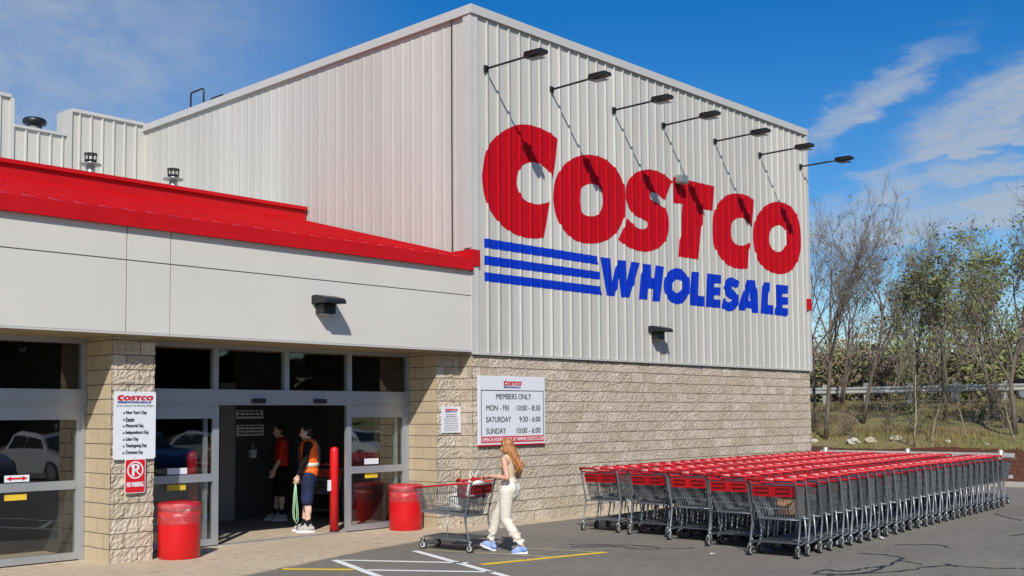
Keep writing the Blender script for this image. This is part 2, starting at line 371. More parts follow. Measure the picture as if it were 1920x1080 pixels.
def eval_mesh(o):
    dg = bpy.context.evaluated_depsgraph_get(); dg.update()
    me = bpy.data.meshes.new_from_object(o.evaluated_get(dg), depsgraph=dg)
    return me
def text_mb(body, x0, x1, z0, z1, bold=0.0, y=0.0, narrow=False):
    """flat lettering fitted in the rectangle x0..x1, z0..z1 of a plane facing -y"""
    cu = bpy.data.curves.new('text', 'FONT'); cu.body = body; cu.size = 1.0; cu.offset = bold; cu.resolution_u = 3
    o = bpy.data.objects.new('text', cu); COL.objects.link(o)
    me = eval_mesh(o)
    vs = [v.co.copy() for v in me.vertices]; fs = [tuple(p.vertices) for p in me.polygons]
    bpy.data.objects.remove(o); bpy.data.curves.remove(cu); bpy.data.meshes.remove(me)
    mb = MB()
    if not vs: return mb
    ax, bx = min(v.x for v in vs), max(v.x for v in vs); ay, by = min(v.y for v in vs), max(v.y for v in vs)
    sx = (x1-x0)/(bx-ax); sy = (z1-z0)/(by-ay)
    return mb.add([(x0+(v.x-ax)*sx, y, z0+(v.y-ay)*sy) for v in vs], fs)
def spline(pts, closed=True, seg=4):
    out = []; n = len(pts)
    for i in range(n):
        p1, p2 = pts[i], pts[(i+1) % n]; p0, p3 = pts[i-1], pts[(i+2) % n]
        c1, c2 = p1[2], p2[2]
        P0 = Vector(p0[:2]); P1 = Vector(p1[:2]); P2 = Vector(p2[:2]); P3 = Vector(p3[:2])
        m1 = (P2-P1) if c1 else (P2-P0)*0.5
        m2 = (P2-P1) if c2 else (P3-P1)*0.5
        for k in range(seg if not (c1 and c2) else 1):
            t = k/seg; t2, t3 = t*t, t*t*t
            out.append((2*t3-3*t2+1)*P1+(t3-2*t2+t)*m1+(-2*t3+3*t2)*P2+(t3-t2)*m2)
    return out
def filled(loops, cuts=None):
    """bmesh in the x/z plane from outline loops (2d)"""
    bm = bmesh.new()
    for lp in loops:
        vs = [bm.verts.new((p[0], 0, p[1])) for p in lp]
        for i in range(len(vs)): bm.edges.new((vs[i], vs[(i+1) % len(vs)]))
    bmesh.ops.triangle_fill(bm, use_beauty=True, use_dissolve=False, edges=bm.edges[:], normal=(0, -1, 0))
    for c in cuts or []:
        bmesh.ops.bisect_plane(bm, geom=bm.verts[:]+bm.edges[:]+bm.faces[:], plane_co=(c, 0, 0), plane_no=(1, 0, 0), dist=1e-5)
    return bm
LETTERS = [
  ["C","r",[[2.229,7.26,1],[1.975,7.338,0],[1.687,7.376,0],[1.421,7.376,0],[1.175,7.338,0],[1.013,7.285,0],[0.822,7.192,0],[0.601,7.054,0],[0.445,6.922,0],[0.307,6.767,0],[0.229,6.582,0],[0.18,6.359,0],[0.157,6.205,0],[0.174,6.037,0],[0.209,5.892,0],[0.268,5.74,0],[0.343,5.632,0],[0.479,5.509,0],[0.617,5.408,0],[0.803,5.322,0],[1.056,5.253,0],[1.313,5.231,0],[1.543,5.244,0],[1.804,5.287,1],[1.882,5.563,0],[1.933,5.774,0],[1.984,6.003,1],[1.82,5.945,0],[1.618,5.901,0],[1.419,5.904,0],[1.257,5.952,0],[1.144,6.036,0],[1.081,6.149,0],[1.066,6.257,0],[1.094,6.394,0],[1.159,6.516,0],[1.264,6.599,0],[1.429,6.666,0],[1.594,6.689,0],[1.762,6.667,0],[1.913,6.614,0],[2.015,6.538,0],[2.083,6.457,1],[2.145,6.743,0],[2.19,6.981,0]],None],
  ["O","r",[[3.215,7.114,0],[2.968,7.064,0],[2.725,6.974,0],[2.469,6.824,0],[2.276,6.639,0],[2.142,6.416,0],[2.09,6.179,0],[2.093,5.989,0],[2.153,5.787,0],[2.275,5.602,0],[2.477,5.443,0],[2.668,5.359,0],[2.908,5.317,0],[3.214,5.331,0],[3.465,5.374,0],[3.752,5.47,0],[3.997,5.619,0],[4.165,5.782,0],[4.285,5.98,0],[4.336,6.192,0],[4.341,6.419,0],[4.299,6.639,0],[4.219,6.812,0],[4.106,6.918,0],[3.945,7.015,0],[3.72,7.1,0],[3.466,7.128,0]],[[3.189,6.525,0],[3.019,6.46,0],[2.896,6.363,0],[2.863,6.231,0],[2.86,6.074,0],[2.919,5.945,0],[3.04,5.882,0],[3.193,5.876,0],[3.381,5.916,0],[3.508,6.002,0],[3.58,6.112,0],[3.608,6.236,0],[3.579,6.412,0],[3.486,6.499,0],[3.361,6.541,0]]],
  ["S","r",[[6.031,7.003,1],[5.813,7.091,0],[5.566,7.136,0],[5.341,7.145,0],[5.155,7.129,0],[4.933,7.071,0],[4.715,6.986,0],[4.533,6.86,0],[4.424,6.734,0],[4.376,6.597,0],[4.365,6.423,0],[4.415,6.3,0],[4.501,6.181,0],[4.641,6.091,0],[4.909,6.037,0],[5.073,6.009,0],[5.123,5.949,0],[5.069,5.87,0],[4.922,5.82,0],[4.724,5.84,0],[4.53,5.925,0],[4.408,5.996,1],[4.263,5.752,0],[4.092,5.512,1],[4.291,5.433,0],[4.571,5.366,0],[4.929,5.349,0],[5.186,5.387,0],[5.486,5.485,0],[5.718,5.644,0],[5.857,5.84,0],[5.889,6.048,0],[5.867,6.226,0],[5.775,6.361,0],[5.586,6.414,0],[5.361,6.473,0],[5.214,6.508,0],[5.16,6.567,0],[5.198,6.633,0],[5.329,6.665,0],[5.478,6.646,0],[5.628,6.589,0],[5.76,6.544,1],[5.882,6.772,0]],None],
  ["T","r",[[6.058,7.115,1],[7.705,7.141,1],[7.614,6.569,1],[7.22,6.545,1],[6.998,5.385,1],[6.221,5.376,1],[6.413,6.561,1],[6.03,6.531,1]],None],
  ["C","r",[[9.427,7.067,1],[9.16,7.125,0],[8.852,7.133,0],[8.547,7.097,0],[8.246,7.019,0],[7.99,6.879,0],[7.798,6.715,0],[7.656,6.503,0],[7.608,6.269,0],[7.6,6.019,0],[7.633,5.796,0],[7.742,5.649,0],[7.943,5.499,0],[8.19,5.385,0],[8.485,5.337,0],[8.787,5.341,0],[9.086,5.378,1],[9.128,5.675,0],[9.172,6.006,1],[8.983,5.931,0],[8.807,5.896,0],[8.591,5.9,0],[8.443,5.977,0],[8.376,6.108,0],[8.381,6.271,0],[8.437,6.394,0],[8.569,6.492,0],[8.744,6.549,0],[8.962,6.553,0],[9.136,6.481,0],[9.302,6.387,1],[9.369,6.724,0]],None],
  ["O","r",[[10.524,7.174,0],[10.212,7.102,0],[9.88,6.96,0],[9.619,6.756,0],[9.444,6.566,0],[9.362,6.318,0],[9.358,6.079,0],[9.416,5.847,0],[9.517,5.655,0],[9.708,5.518,0],[10.003,5.413,0],[10.424,5.37,0],[10.811,5.412,0],[11.159,5.531,0],[11.417,5.73,0],[11.604,5.975,0],[11.677,6.236,0],[11.668,6.59,0],[11.593,6.834,0],[11.424,7.015,0],[11.181,7.147,0],[10.839,7.188,0]],[[10.523,6.585,0],[10.306,6.515,0],[10.159,6.387,0],[10.107,6.26,0],[10.102,6.138,0],[10.177,6.024,0],[10.329,5.93,0],[10.519,5.926,0],[10.714,5.983,0],[10.865,6.11,0],[10.946,6.281,0],[10.928,6.428,0],[10.835,6.541,0],[10.692,6.593,0]]],
  ["stripe","b",[[0.203,5.098,1],[3.4,5.1,1],[3.425,4.93,1],[0.206,4.931,1]],None],
  ["stripe","b",[[0.205,4.79,1],[3.445,4.792,1],[3.459,4.633,1],[0.203,4.625,1]],None],
  ["stripe","b",[[0.202,4.492,1],[3.479,4.501,1],[3.547,4.329,1],[0.21,4.332,1]],None],
  ["W","b",[[3.499,5.094,1],[3.828,5.098,1],[3.877,4.629,1],[4.047,5.089,1],[4.305,5.1,1],[4.349,4.65,1],[4.524,5.099,1],[4.821,5.1,1],[4.441,4.345,1],[4.169,4.332,1],[4.098,4.729,1],[3.952,4.342,1],[3.703,4.327,1]],None],
  ["H","b",[[4.887,5.1,1],[5.179,5.099,1],[5.168,4.825,1],[5.32,4.825,1],[5.38,5.103,1],[5.682,5.102,1],[5.511,4.338,1],[5.24,4.328,1],[5.272,4.588,1],[5.099,4.587,1],[5.068,4.347,1],[4.77,4.338,1]],None],
  ["O","b",[[6.156,5.118,0],[5.977,5.075,0],[5.82,4.99,0],[5.72,4.892,0],[5.666,4.772,0],[5.659,4.67,0],[5.689,4.557,0],[5.773,4.449,0],[5.913,4.363,0],[6.111,4.325,0],[6.337,4.367,0],[6.51,4.483,0],[6.594,4.614,0],[6.618,4.799,0],[6.592,4.935,0],[6.47,5.042,0],[6.313,5.106,0]],[[6.149,4.868,0],[6.036,4.829,0],[5.991,4.774,0],[5.987,4.645,0],[6.019,4.596,0],[6.141,4.573,0],[6.265,4.621,0],[6.301,4.695,0],[6.305,4.826,0],[6.261,4.858,0]]],
  ["L","b",[[6.724,5.092,1],[7.016,5.105,1],[6.964,4.578,1],[7.236,4.576,1],[7.188,4.342,1],[6.605,4.342,1]],None],
  ["E","b",[[7.341,5.107,1],[7.922,5.118,1],[7.911,4.922,1],[7.632,4.903,1],[7.617,4.821,1],[7.888,4.829,1],[7.869,4.641,1],[7.611,4.631,1],[7.596,4.542,1],[7.878,4.542,1],[7.86,4.354,1],[7.265,4.344,1]],None],
  ["S","b",[[8.719,5.028,1],[8.527,5.081,0],[8.349,5.107,0],[8.221,5.076,0],[8.093,5.003,0],[8.015,4.9,0],[8.006,4.804,0],[8.046,4.711,0],[8.131,4.649,0],[8.255,4.603,0],[8.305,4.565,0],[8.253,4.523,0],[8.164,4.521,0],[8.066,4.576,0],[8.009,4.599,1],[7.951,4.486,0],[7.905,4.367,1],[8.045,4.328,0],[8.22,4.305,0],[8.398,4.337,0],[8.529,4.401,0],[8.609,4.504,0],[8.634,4.617,0],[8.591,4.711,0],[8.491,4.787,0],[8.365,4.839,0],[8.315,4.87,0],[8.38,4.896,0],[8.469,4.882,0],[8.558,4.868,1]],None],
  ["A","b",[[9.036,5.108,1],[9.411,5.125,1],[9.529,4.339,1],[9.22,4.341,1],[9.144,4.435,1],[8.972,4.438,1],[8.89,4.362,1],[8.579,4.363,1]],[[9.129,4.822,1],[9.153,4.619,1],[9.084,4.614,1]]],
  ["L","b",[[9.737,5.106,1],[10.043,5.128,1],[9.973,4.576,1],[10.245,4.58,1],[10.216,4.346,1],[9.625,4.345,1]],None],
  ["E","b",[[10.389,5.109,1],[10.98,5.125,1],[10.95,4.914,1],[10.696,4.904,1],[10.669,4.822,1],[10.955,4.832,1],[10.911,4.64,1],[10.684,4.628,1],[10.658,4.55,1],[10.913,4.552,1],[10.866,4.342,1],[10.272,4.35,1]],None]]

# ================================================================== SETTING
def sm(t): t = max(0, min(1, t)); return t*t*(3-2*t)
HP = [(16.35, 0.0), (17.0, 0.42), (18.8, 0.90), (20, 1.09), (22, 1.30), (26, 1.81), (30, 2.28), (33, 2.42), (40, 2.55), (60, 3.0), (160, 5.0)]
def height(x, y):
    if x <= HP[0][0]: return 0.0
    for (a, ha), (b, hb) in zip(HP, HP[1:]):
        if x <= b:
            h = ha+(hb-ha)*(x-a)/(b-a)
            return h+0.10*noise.noise(Vector((x*0.5, y*0.5, 0)))*min(1, (x-16.35)/2)
    return HP[-1][1]
def build_ground():
    mb = MB()
    xs = [-700, -60, -20, 40, 200, 900]; ys = [-700, -60, -20, 40, 200, 900]
    mb.add([(x, y, 0) for y in ys for x in xs], [(j*6+i, j*6+i+1, j*6+7+i, j*6+6+i) for j in range(5) for i in range(5)])
    tag(mb.build('ground', M_asphalt), 'grey asphalt car park surface', kind='structure')
    # embankment, mulch strip in front of it and the road on top
    def sheet(name, x0, x1, nx, y0, y1, ny, m, dz, lab):
        g = MB(); g.add([(x0+(x1-x0)*i/nx, y0+(y1-y0)*j/ny, height(x0+(x1-x0)*i/nx, y0+(y1-y0)*j/ny)+dz) for j in range(ny+1) for i in range(nx+1)],
              [(j*(nx+1)+i, j*(nx+1)+i+1, (j+1)*(nx+1)+i+1, (j+1)*(nx+1)+i) for j in range(ny) for i in range(nx)])
        tag(g.build(name, m, None, True), lab, kind='structure')
    sheet('embankment', 16.3, 160, 240, -50, 150, 200, M_terrain, 0.004, 'rough grassy bank rising beyond the car park')
    mb = MB(); rng = random.Random(5); nx, ny = 26, 400; y0, y1 = -50, 60
    for j in range(ny+1):
        y = y0+(y1-y0)*j/ny; w = 18.75+0.35*noise.noise(Vector((y*0.6, 3, 0)))
        for i in range(nx+1):
            x = 16.32+(w-16.32)*i/nx
            mb.v.append((x, y, height(x, y)+0.03+0.05*noise.noise(Vector((x*5, y*5, 1)))-(0.05 if i == nx else 0)))
    mb.f = [(j*(nx+1)+i, j*(nx+1)+i+1, (j+1)*(nx+1)+i+1, (j+1)*(nx+1)+i) for j in range(ny) for i in range(nx)]; mb.m = [0]*len(mb.f)
    tag(mb.build('mulch_bed', M_mulch, None, True), 'strip of brown mulch at the foot of the bank', kind='structure')
    mb = MB()
    for k in range(40):
        y = -45+k*2.5; mb.bbox(16.12, 16.30, y+0.01, y+2.49, -0.1, 0.13, 0.02)
    tag(mb.build('kerb', M_curb), 'pale concrete kerb along the mulch', kind='structure')
    # concrete apron in front of the doors: its outline follows the wall
    mb = MB()
    edge = [(-24, -7.8), (-14, -4.6), (-9.5, -3.15), (-6.6, -2.15), (-5.367, -1.769), (-4.238, -1.399), (-3.193, -1.049), (-2.245, -0.85), (-0.807, -0.46), (-0.1, -0.40), (0.768, -0.34), (2.466, -0.33), (6, -0.33), (12.2, -0.33)]
    for (a, b) in zip(edge, edge[1:]):
        n0 = len(mb.v)
        by = 1.02 if (a[0]+b[0])/2 < -0.1 else 0.03
        mb.v += [(a[0], a[1], 0.014), (b[0], b[1], 0.014), (b[0], by, 0.014), (a[0], by, 0.014), (a[0], a[1], -0.05), (b[0], b[1], -0.05)]
        mb.f += [(n0, n0+1, n0+2, n0+3), (n0, n0+4, n0+5, n0+1)]; mb.m += [0, 0]
    tag(mb.build('concrete_apron', M_apron), 'tan concrete apron before the doors', kind='structure')
    # painted markings
    def line(mb, a, b, w, mi):
        a, b = Vector((*a, 0)), Vector((*b, 0)); d = (b-a).normalized(); s = Vector((-d.y, d.x, 0))*w/2
        n = max(2, int((b-a).length/0.15)); rng = random.Random(int(a.x*100))
        vs = []
        for i in range(n+1):
            p = a+(b-a)*i/n
            vs += [p+s*(1+rng.uniform(-.07, .07))+Vector((0, 0, 0.0045)), p-s*(1+rng.uniform(-.07, .07))+Vector((0, 0, 0.0045))]
        mb.add(vs, [(2*i, 2*i+1, 2*i+3, 2*i+2) for i in range(n)], mi)
    def ext(a, b, f): return (a[0]+(b[0]-a[0])*f, a[1]+(b[1]-a[1])*f)
    mb = MB()
    line(mb, (-2.94, -1.68), ext((-2.94, -1.65), (-3.9, -4.37), 2.2), 0.11, 0)
    line(mb, (-4.32, -1.60), ext((-4.32, -1.56), (-4.91, -3.17), 4.0), 0.11, 0)
    line(mb, (-4.27, -1.69), (-3.36, -3.2), 0.10, 0)
    line(mb, (-4.66, -2.70), (-3.75, -4.05), 0.10, 0)
    line(mb, (-5.05, -3.80), (-4.1, -5.3), 0.10, 0)
    tag(mb.build('white_markings', M_linewhite), 'white hatched bay markings', kind='structure')
    mb = MB(); line(mb, (-5.31, -1.80), (-4.75, -2.55), 0.15, 0); line(mb, (-3.36, -3.45), (-1.3, -3.88), 0.15, 0)
    tag(mb.build('yellow_markings', M_lineyellow), 'yellow painted markings', kind='structure')
    mb = MB(); line(mb, (-2.78, -1.72), (-2.18, -3.62), 0.10, 0); line(mb, (-1.75, -2.45), (-1.37, -3.76), 0.10, 0); line(mb, (-3.05, -3.0), (-2.6, -3.55), 0.07, 0)
    tag(mb.build('worn_markings', M_linepale), 'worn pale markings', kind='structure')
    cracks = [[(-1.35,-7.08),(-0.93,-7.09),(-0.95,-7.27),(-0.41,-7.4),(-0.11,-7.46),(0.54,-7.36),(0.77,-7.28),(0.91,-6.97),(0.8,-6.6)], [(0.54,-7.36),(0.3,-7.72)],
              [(-1.36,-7.31),(-1.16,-7.39),(-0.5,-7.8),(0.1,-7.91),(0.4,-8.06),(0.5,-8.48),(0.72,-8.84)], [(0.57,-7.94),(0.4,-8.16)], [(2.11,-6.58),(2.48,-7.02),(2.3,-7.35)],
              [(8.1,-5.89),(7.49,-6.32),(6.98,-6.79)], [(4.34,-7.45),(4.8,-7.52)], [(-1.13,-3.11),(-0.67,-3.54),(-0.65,-4.04),(0.0,-4.58)], [(-1.34,-7.09),(-1.12,-7.45),(-0.71,-7.55),(-0.11,-7.46)],  # the run in front of the carts is a plain dark line
              [(-0.9,-2.9),(-0.45,-3.55),(-0.35,-4.2)], [(0.72,-8.84),(1.6,-9.3),(2.2,-10.2)], [(4.8,-7.52),(6.2,-7.3),(7.4,-7.8)]]
    mb = MB(); rng = random.Random(3)
    for c in cracks:
        pts = spline([(p[0], p[1], 0) for p in [c[0]]+c+[c[-1]]], True, 9)[9:-18] if len(c) > 2 else [Vector(c[0])*(1-t/5)+Vector(c[1])*t/5 for t in range(6)]
        vs = []
        for i, p in enumerate(pts):
            q = pts[min(i+1, len(pts)-1)]-pts[max(0, i-1)]
            if q.length < 1e-6: q = Vector((1, 0))
            s = Vector((-q.y, q.x)).normalized()*rng.uniform(0.008, 0.032)
            j = Vector((rng.uniform(-.03, .03), rng.uniform(-.03, .03)))
            vs += [(*(p+s+j), 0.005), (*(p-s+j), 0.005)]
        mb.add(vs, [(2*i, 2*i+1, 2*i+3, 2*i+2) for i in range(len(pts)-1)])
    tag(mb.build('crack_sealant', M_crack), 'dark sealed cracks and dark lines on the asphalt', kind='structure')
build_ground()

# ================================================================== WAREHOUSE
PITCH, RH = 0.2865, 0.033
# rib profiles: (offset from the pitch line, height); front sheet, side sheet, rear sheet
FRONT = [(-0.020, 0), (-0.010, RH), (0.002, RH), (0.074, 0)]
SIDE = [(-0.05, 0), (-0.012, 0.0075), (0.012, 0.0075), (0.05, 0)]
REAR = [(-0.034, 0), (-0.013, 0.04), (0.013, 0.04), (0.034, 0)]
def rib(t, P=FRONT):              # height of the ribbed sheet at distance t along the wall
    d = (t-P[0][0]) % PITCH + P[0][0]
    for (a, ha), (b, hb) in zip(P, P[1:]):
        if a <= d <= b: return ha+(hb-ha)*(d-a)/(b-a)
    return 0.0
def rib_breaks(a, b, P=FRONT):
    out = [a]; k = math.floor(a/PITCH)-1
    while k*PITCH < b+1:
        for o, _ in P:
            t = k*PITCH+o
            if a < t < b: out.append(t)
        k += 1
    return out+[b]
def ribbed(mb, a, b, z0, z1, place, P=FRONT, flip=False):
    """corrugated sheet; place(t, h, z) gives the point"""
    ts = rib_breaks(a, b, P); n0 = len(mb.v)
    for t in ts:
        for z in (z0, z1): mb.v.append(tuple(place(t, rib(t, P), z)))
    for i in range(len(ts)-1):
        f = (n0+2*i, n0+2*i+2, n0+2*i+3, n0+2*i+1)
        mb.f.append(f[::-1] if flip else f); mb.m.append(0)
def block_face(mb, L, z0, z1, place, amp, seed, phase=0.0, flip=False, joint=0.4):
    """courses of 0.2 m block with recessed joints; place(t, h, z)"""
    hb = joint/2
    sub = [0.0, 0.008, 0.035, 0.068, 0.1, 0.132, 0.165, 0.192]
    ts = []; k = 0
    while k*0.2 < L:
        ts += [(k*0.2+s, k, s) for s in sub if k*0.2+s < L-0.004]; k += 1
    ts.append((L, k, 0.192))
    zs = []; c = 0
    while z0+c*0.2 < z1-0.004:
        zs += [(z0+c*0.2+s, c, s) for s in sub if z0+c*0.2+s < z1-0.004]; c += 1
    zs.append((z1, c, 0.192))
    n0 = len(mb.v); nt = len(ts); depth = {}
    for (z, cz, sz) in zs:
        for (t, ct, st) in ts:
            jz = sz == 0.0
            par = (ct+cz) % 2 == 0
            jt = st == 0.0 and par
            if jz or jt: h = -0.012
            else:
                bid = (ct-(0 if par else 1), cz)
                rr = random.Random(hash((bid, seed)))
                h = amp*(0.7*noise.noise(Vector((t*10+bid[0]*3.7, z*10+bid[1]*5.1, seed)))+1.0*noise.noise(Vector((t*24, z*24, seed+9)))+0.75*noise.noise(Vector((t*52, z*52, seed+4))))+rr.uniform(-.35, .35)*amp
                edge = min(sz, 0.2-sz)
                if edge < 0.02: h *= 0.45
                h += 0.004
            mb.v.append(tuple(place(t, h, z)))
    for j in range(len(zs)-1):
        for i in range(nt-1):
            f = (n0+j*nt+i, n0+j*nt+i+1, n0+(j+1)*nt+i+1, n0+(j+1)*nt+i)
            mb.f.append(f[::-1] if flip else f)
            mid = zs[j][2] == 0.0 or (ts[i][2] == 0.0 and (ts[i][1]+zs[j][1]) % 2 == 0) or zs[j][2] == 0.192 or (ts[i][2] == 0.192 and (ts[i][1]+1+zs[j][1]) % 2 == 0)
            
            par = (ts[i][1]+zs[j][1]) % 2 == 0
            rv = random.Random(hash((ts[i][1]-(0 if par else 1), zs[j][1], 17))).random()
            mb.m.append(1 if mid else (0 if rv < 0.55 or amp < 0.005 else 2 if rv < 0.8 else 3))

WB = thing('warehouse_building', 'tall white ribbed metal warehouse on a tan block base', 'building', (0, 0, 0))
XR, HT, ZB, DB = 12.0, 9.20, 3.05, 11.62     # right end, height, top of the block base, depth to the rear wing
SX = -0.08                                   # plane of the left side cladding
def build_warehouse():
    mb = MB(); block_face(mb, XR+0.1, 0.0, ZB, lambda t, h, z: (-0.1+t, -h, z), 0.0125, 1)
    mb.build('block_wall', [M_block, M_mortar, M_blockB, M_blockC], WB)
    mb = MB(); block_face(mb, 0.3, 0.0, ZB, lambda t, h, z: (-0.1-h, 0.3-t, z), 0.010, 7); mb.build('wall_return', [M_block, M_mortar, M_blockB, M_blockC], WB)
    mb = MB(); ribbed(mb, 0.03, XR, ZB, HT, lambda t, h, z: (t, -0.012-h, z)); mb.build('front_cladding', M_metal, WB)
    mb = MB(); ribbed(mb, 0.0, DB, 4.4, HT, lambda t, h, z: (SX-h, DB-t, z), SIDE); mb.build('side_cladding', M_metal, WB)
    # rear wing behind the red roof, with its stepped parapet
    mb = MB(); yb = DB
    ribbed(mb, 0.09, 1.98, 4.8, 9.24, lambda t, h, z: (-2.06+t, yb-h, z), REAR)
    ribbed(mb, 0.0, 1.26, 4.8, 8.62, lambda t, h, z: (-3.33+t, yb-h, z), REAR)
    ribbed(mb, 0.0, 18.9, 4.8, 9.26, lambda t, h, z: (-22.26+t, yb-h, z), REAR)
    mb.box(-2.10, -1.97, yb-0.05, yb+0.5, 4.8, 9.26); mb.box(-3.42, -3.33, yb-0.05, yb+0.5, 4.8, 9.28)
    mb.build('rear_cladding', M_metal, WB)
    mb = MB(); mb.box(-1.97, SX-0.04, yb-0.06, yb+0.25, 9.24, 9.32); mb.box(-3.33, -2.10, yb-0.06, yb+0.25, 8.62, 8.68); mb.box(-22.3, -3.40, yb-0.06, yb+0.25, 9.28, 9.36)
    mb.build('rear_cap', M_trim, WB)
    # body behind the cladding
    mb = MB(); mb.box(SX+0.005, XR-0.01, 0.10, 30, 3.3, HT-0.05); mb.box(-22.2, SX-0.02, DB+0.03, 30, 4.8, 8.4)
    mb.build('roof_and_rear_walls', M_trim, WB)
    mb = MB(); mb.box(XR-0.02, XR+0.04, 0.05, 30, ZB, HT); mb.box(XR-0.05, XR+0.0, 0.03, 30, 0, ZB-0.005); mb.build('end_wall', M_trim, WB)
    mb = MB()
    mb.box(SX-0.075, XR+0.075, -0.075, 0.02, HT-0.10, HT+0.06); mb.box(SX-0.078, SX+0.03, 0.02, DB+0.03, HT-0.102, HT+0.058)
    mb.build('roof_cap', M_trim, WB)
    mb = MB()
    mb.box(-0.13, 0.03, -0.036, -0.005, ZB-0.01, HT-0.10); mb.box(-0.135, -0.05, -0.034, 0.16, ZB+1.85, HT-0.11)
    mb.box(0.012, 0.028, -0.048, -0.036, ZB-0.008, HT-0.101); mb.box(-0.04, -0.022, -0.044, -0.036, ZB-0.007, HT-0.102)
    mb.build('corner_trim', M_trim, WB)
    mb = MB(); mb.box(XR-0.06, XR+0.055, -0.058, 0.05, ZB-0.01, HT-0.101); mb.build('corner_trim', M_trim, WB)
    mb = MB(); mb.box(-0.12, XR+0.05, -0.055, -0.012, ZB-0.035, ZB-0.006); mb.build('base_flashing', M_trim, WB)
    mb = MB(); mb.box(-0.155, 0.055, -0.062, -0.030, 4.575, 4.865); mb.box(-0.157, -0.12, -0.03, 0.43, 4.46, 4.865); mb.build('corner_band', M_redroof, WB)
    mb = MB(); mb.box(XR-0.12, XR+0.07, -0.072, -0.03, 4.57, 4.86); mb.box(XR+0.05, XR+0.071, -0.03, 30, 4.572, 4.858); mb.build('end_band', M_redroof, WB)
    mb = MB(); mb.tube([(SX-0.05, 0.46, 4.82), (SX-0.05, 0.46, 7.0), (SX-0.05, 0.455, HT+0.05)], 0.012, 6); mb.build('conduit', M_black, WB)
build_warehouse()

# painted lettering: sheets that follow the ribs
WS = thing('wall_sign', 'huge red and blue painted lettering with three stripes on the ribbed front wall', 'sign', (0, 0, 0))
def build_wall_sign():
    for nm, col, out, hole in LETTERS:
        loops = [spline(out)]+([spline(hole)] if hole else [])
        xs = [p[0] for p in loops[0]]
        bm = filled(loops, rib_breaks(min(xs)+1e-4, max(xs)-1e-4)[1:-1])
        for v in bm.verts: v.co.y = -0.012-rib(v.co.x)-0.004
        for f in bm.faces:
            f.normal_update()
            if f.normal.y > 0: f.normal_flip()
        me = bpy.data.meshes.new('letter'); bm.to_mesh(me); bm.free()
        me.materials.append(M_redpaint if col == 'r' else M_bluepaint)
        link('stripe' if nm == 'stripe' else 'letter', me, WS)
build_wall_sign()
def emblem(x0, x1, z0, z1, y):
    """the same lettering, small, for the notices: returns red and blue meshes"""
    A, B = MB(), MB()
    for nm, col, out, hole in LETTERS:
        bm = filled([spline(out, True, 2)]+([spline(hole, True, 2)] if hole else []))
        bm.verts.index_update()
        (A if col == 'r' else B).add([(x0+(v.co.x-0.2)/(11.55-0.2)*(x1-x0), y, z0+(v.co.z-4.33)/(7.9-4.33)*(z1-z0)) for v in bm.verts], [tuple(v.index for v in f.verts) for f in bm.faces])
        bm.free()
    return A, B

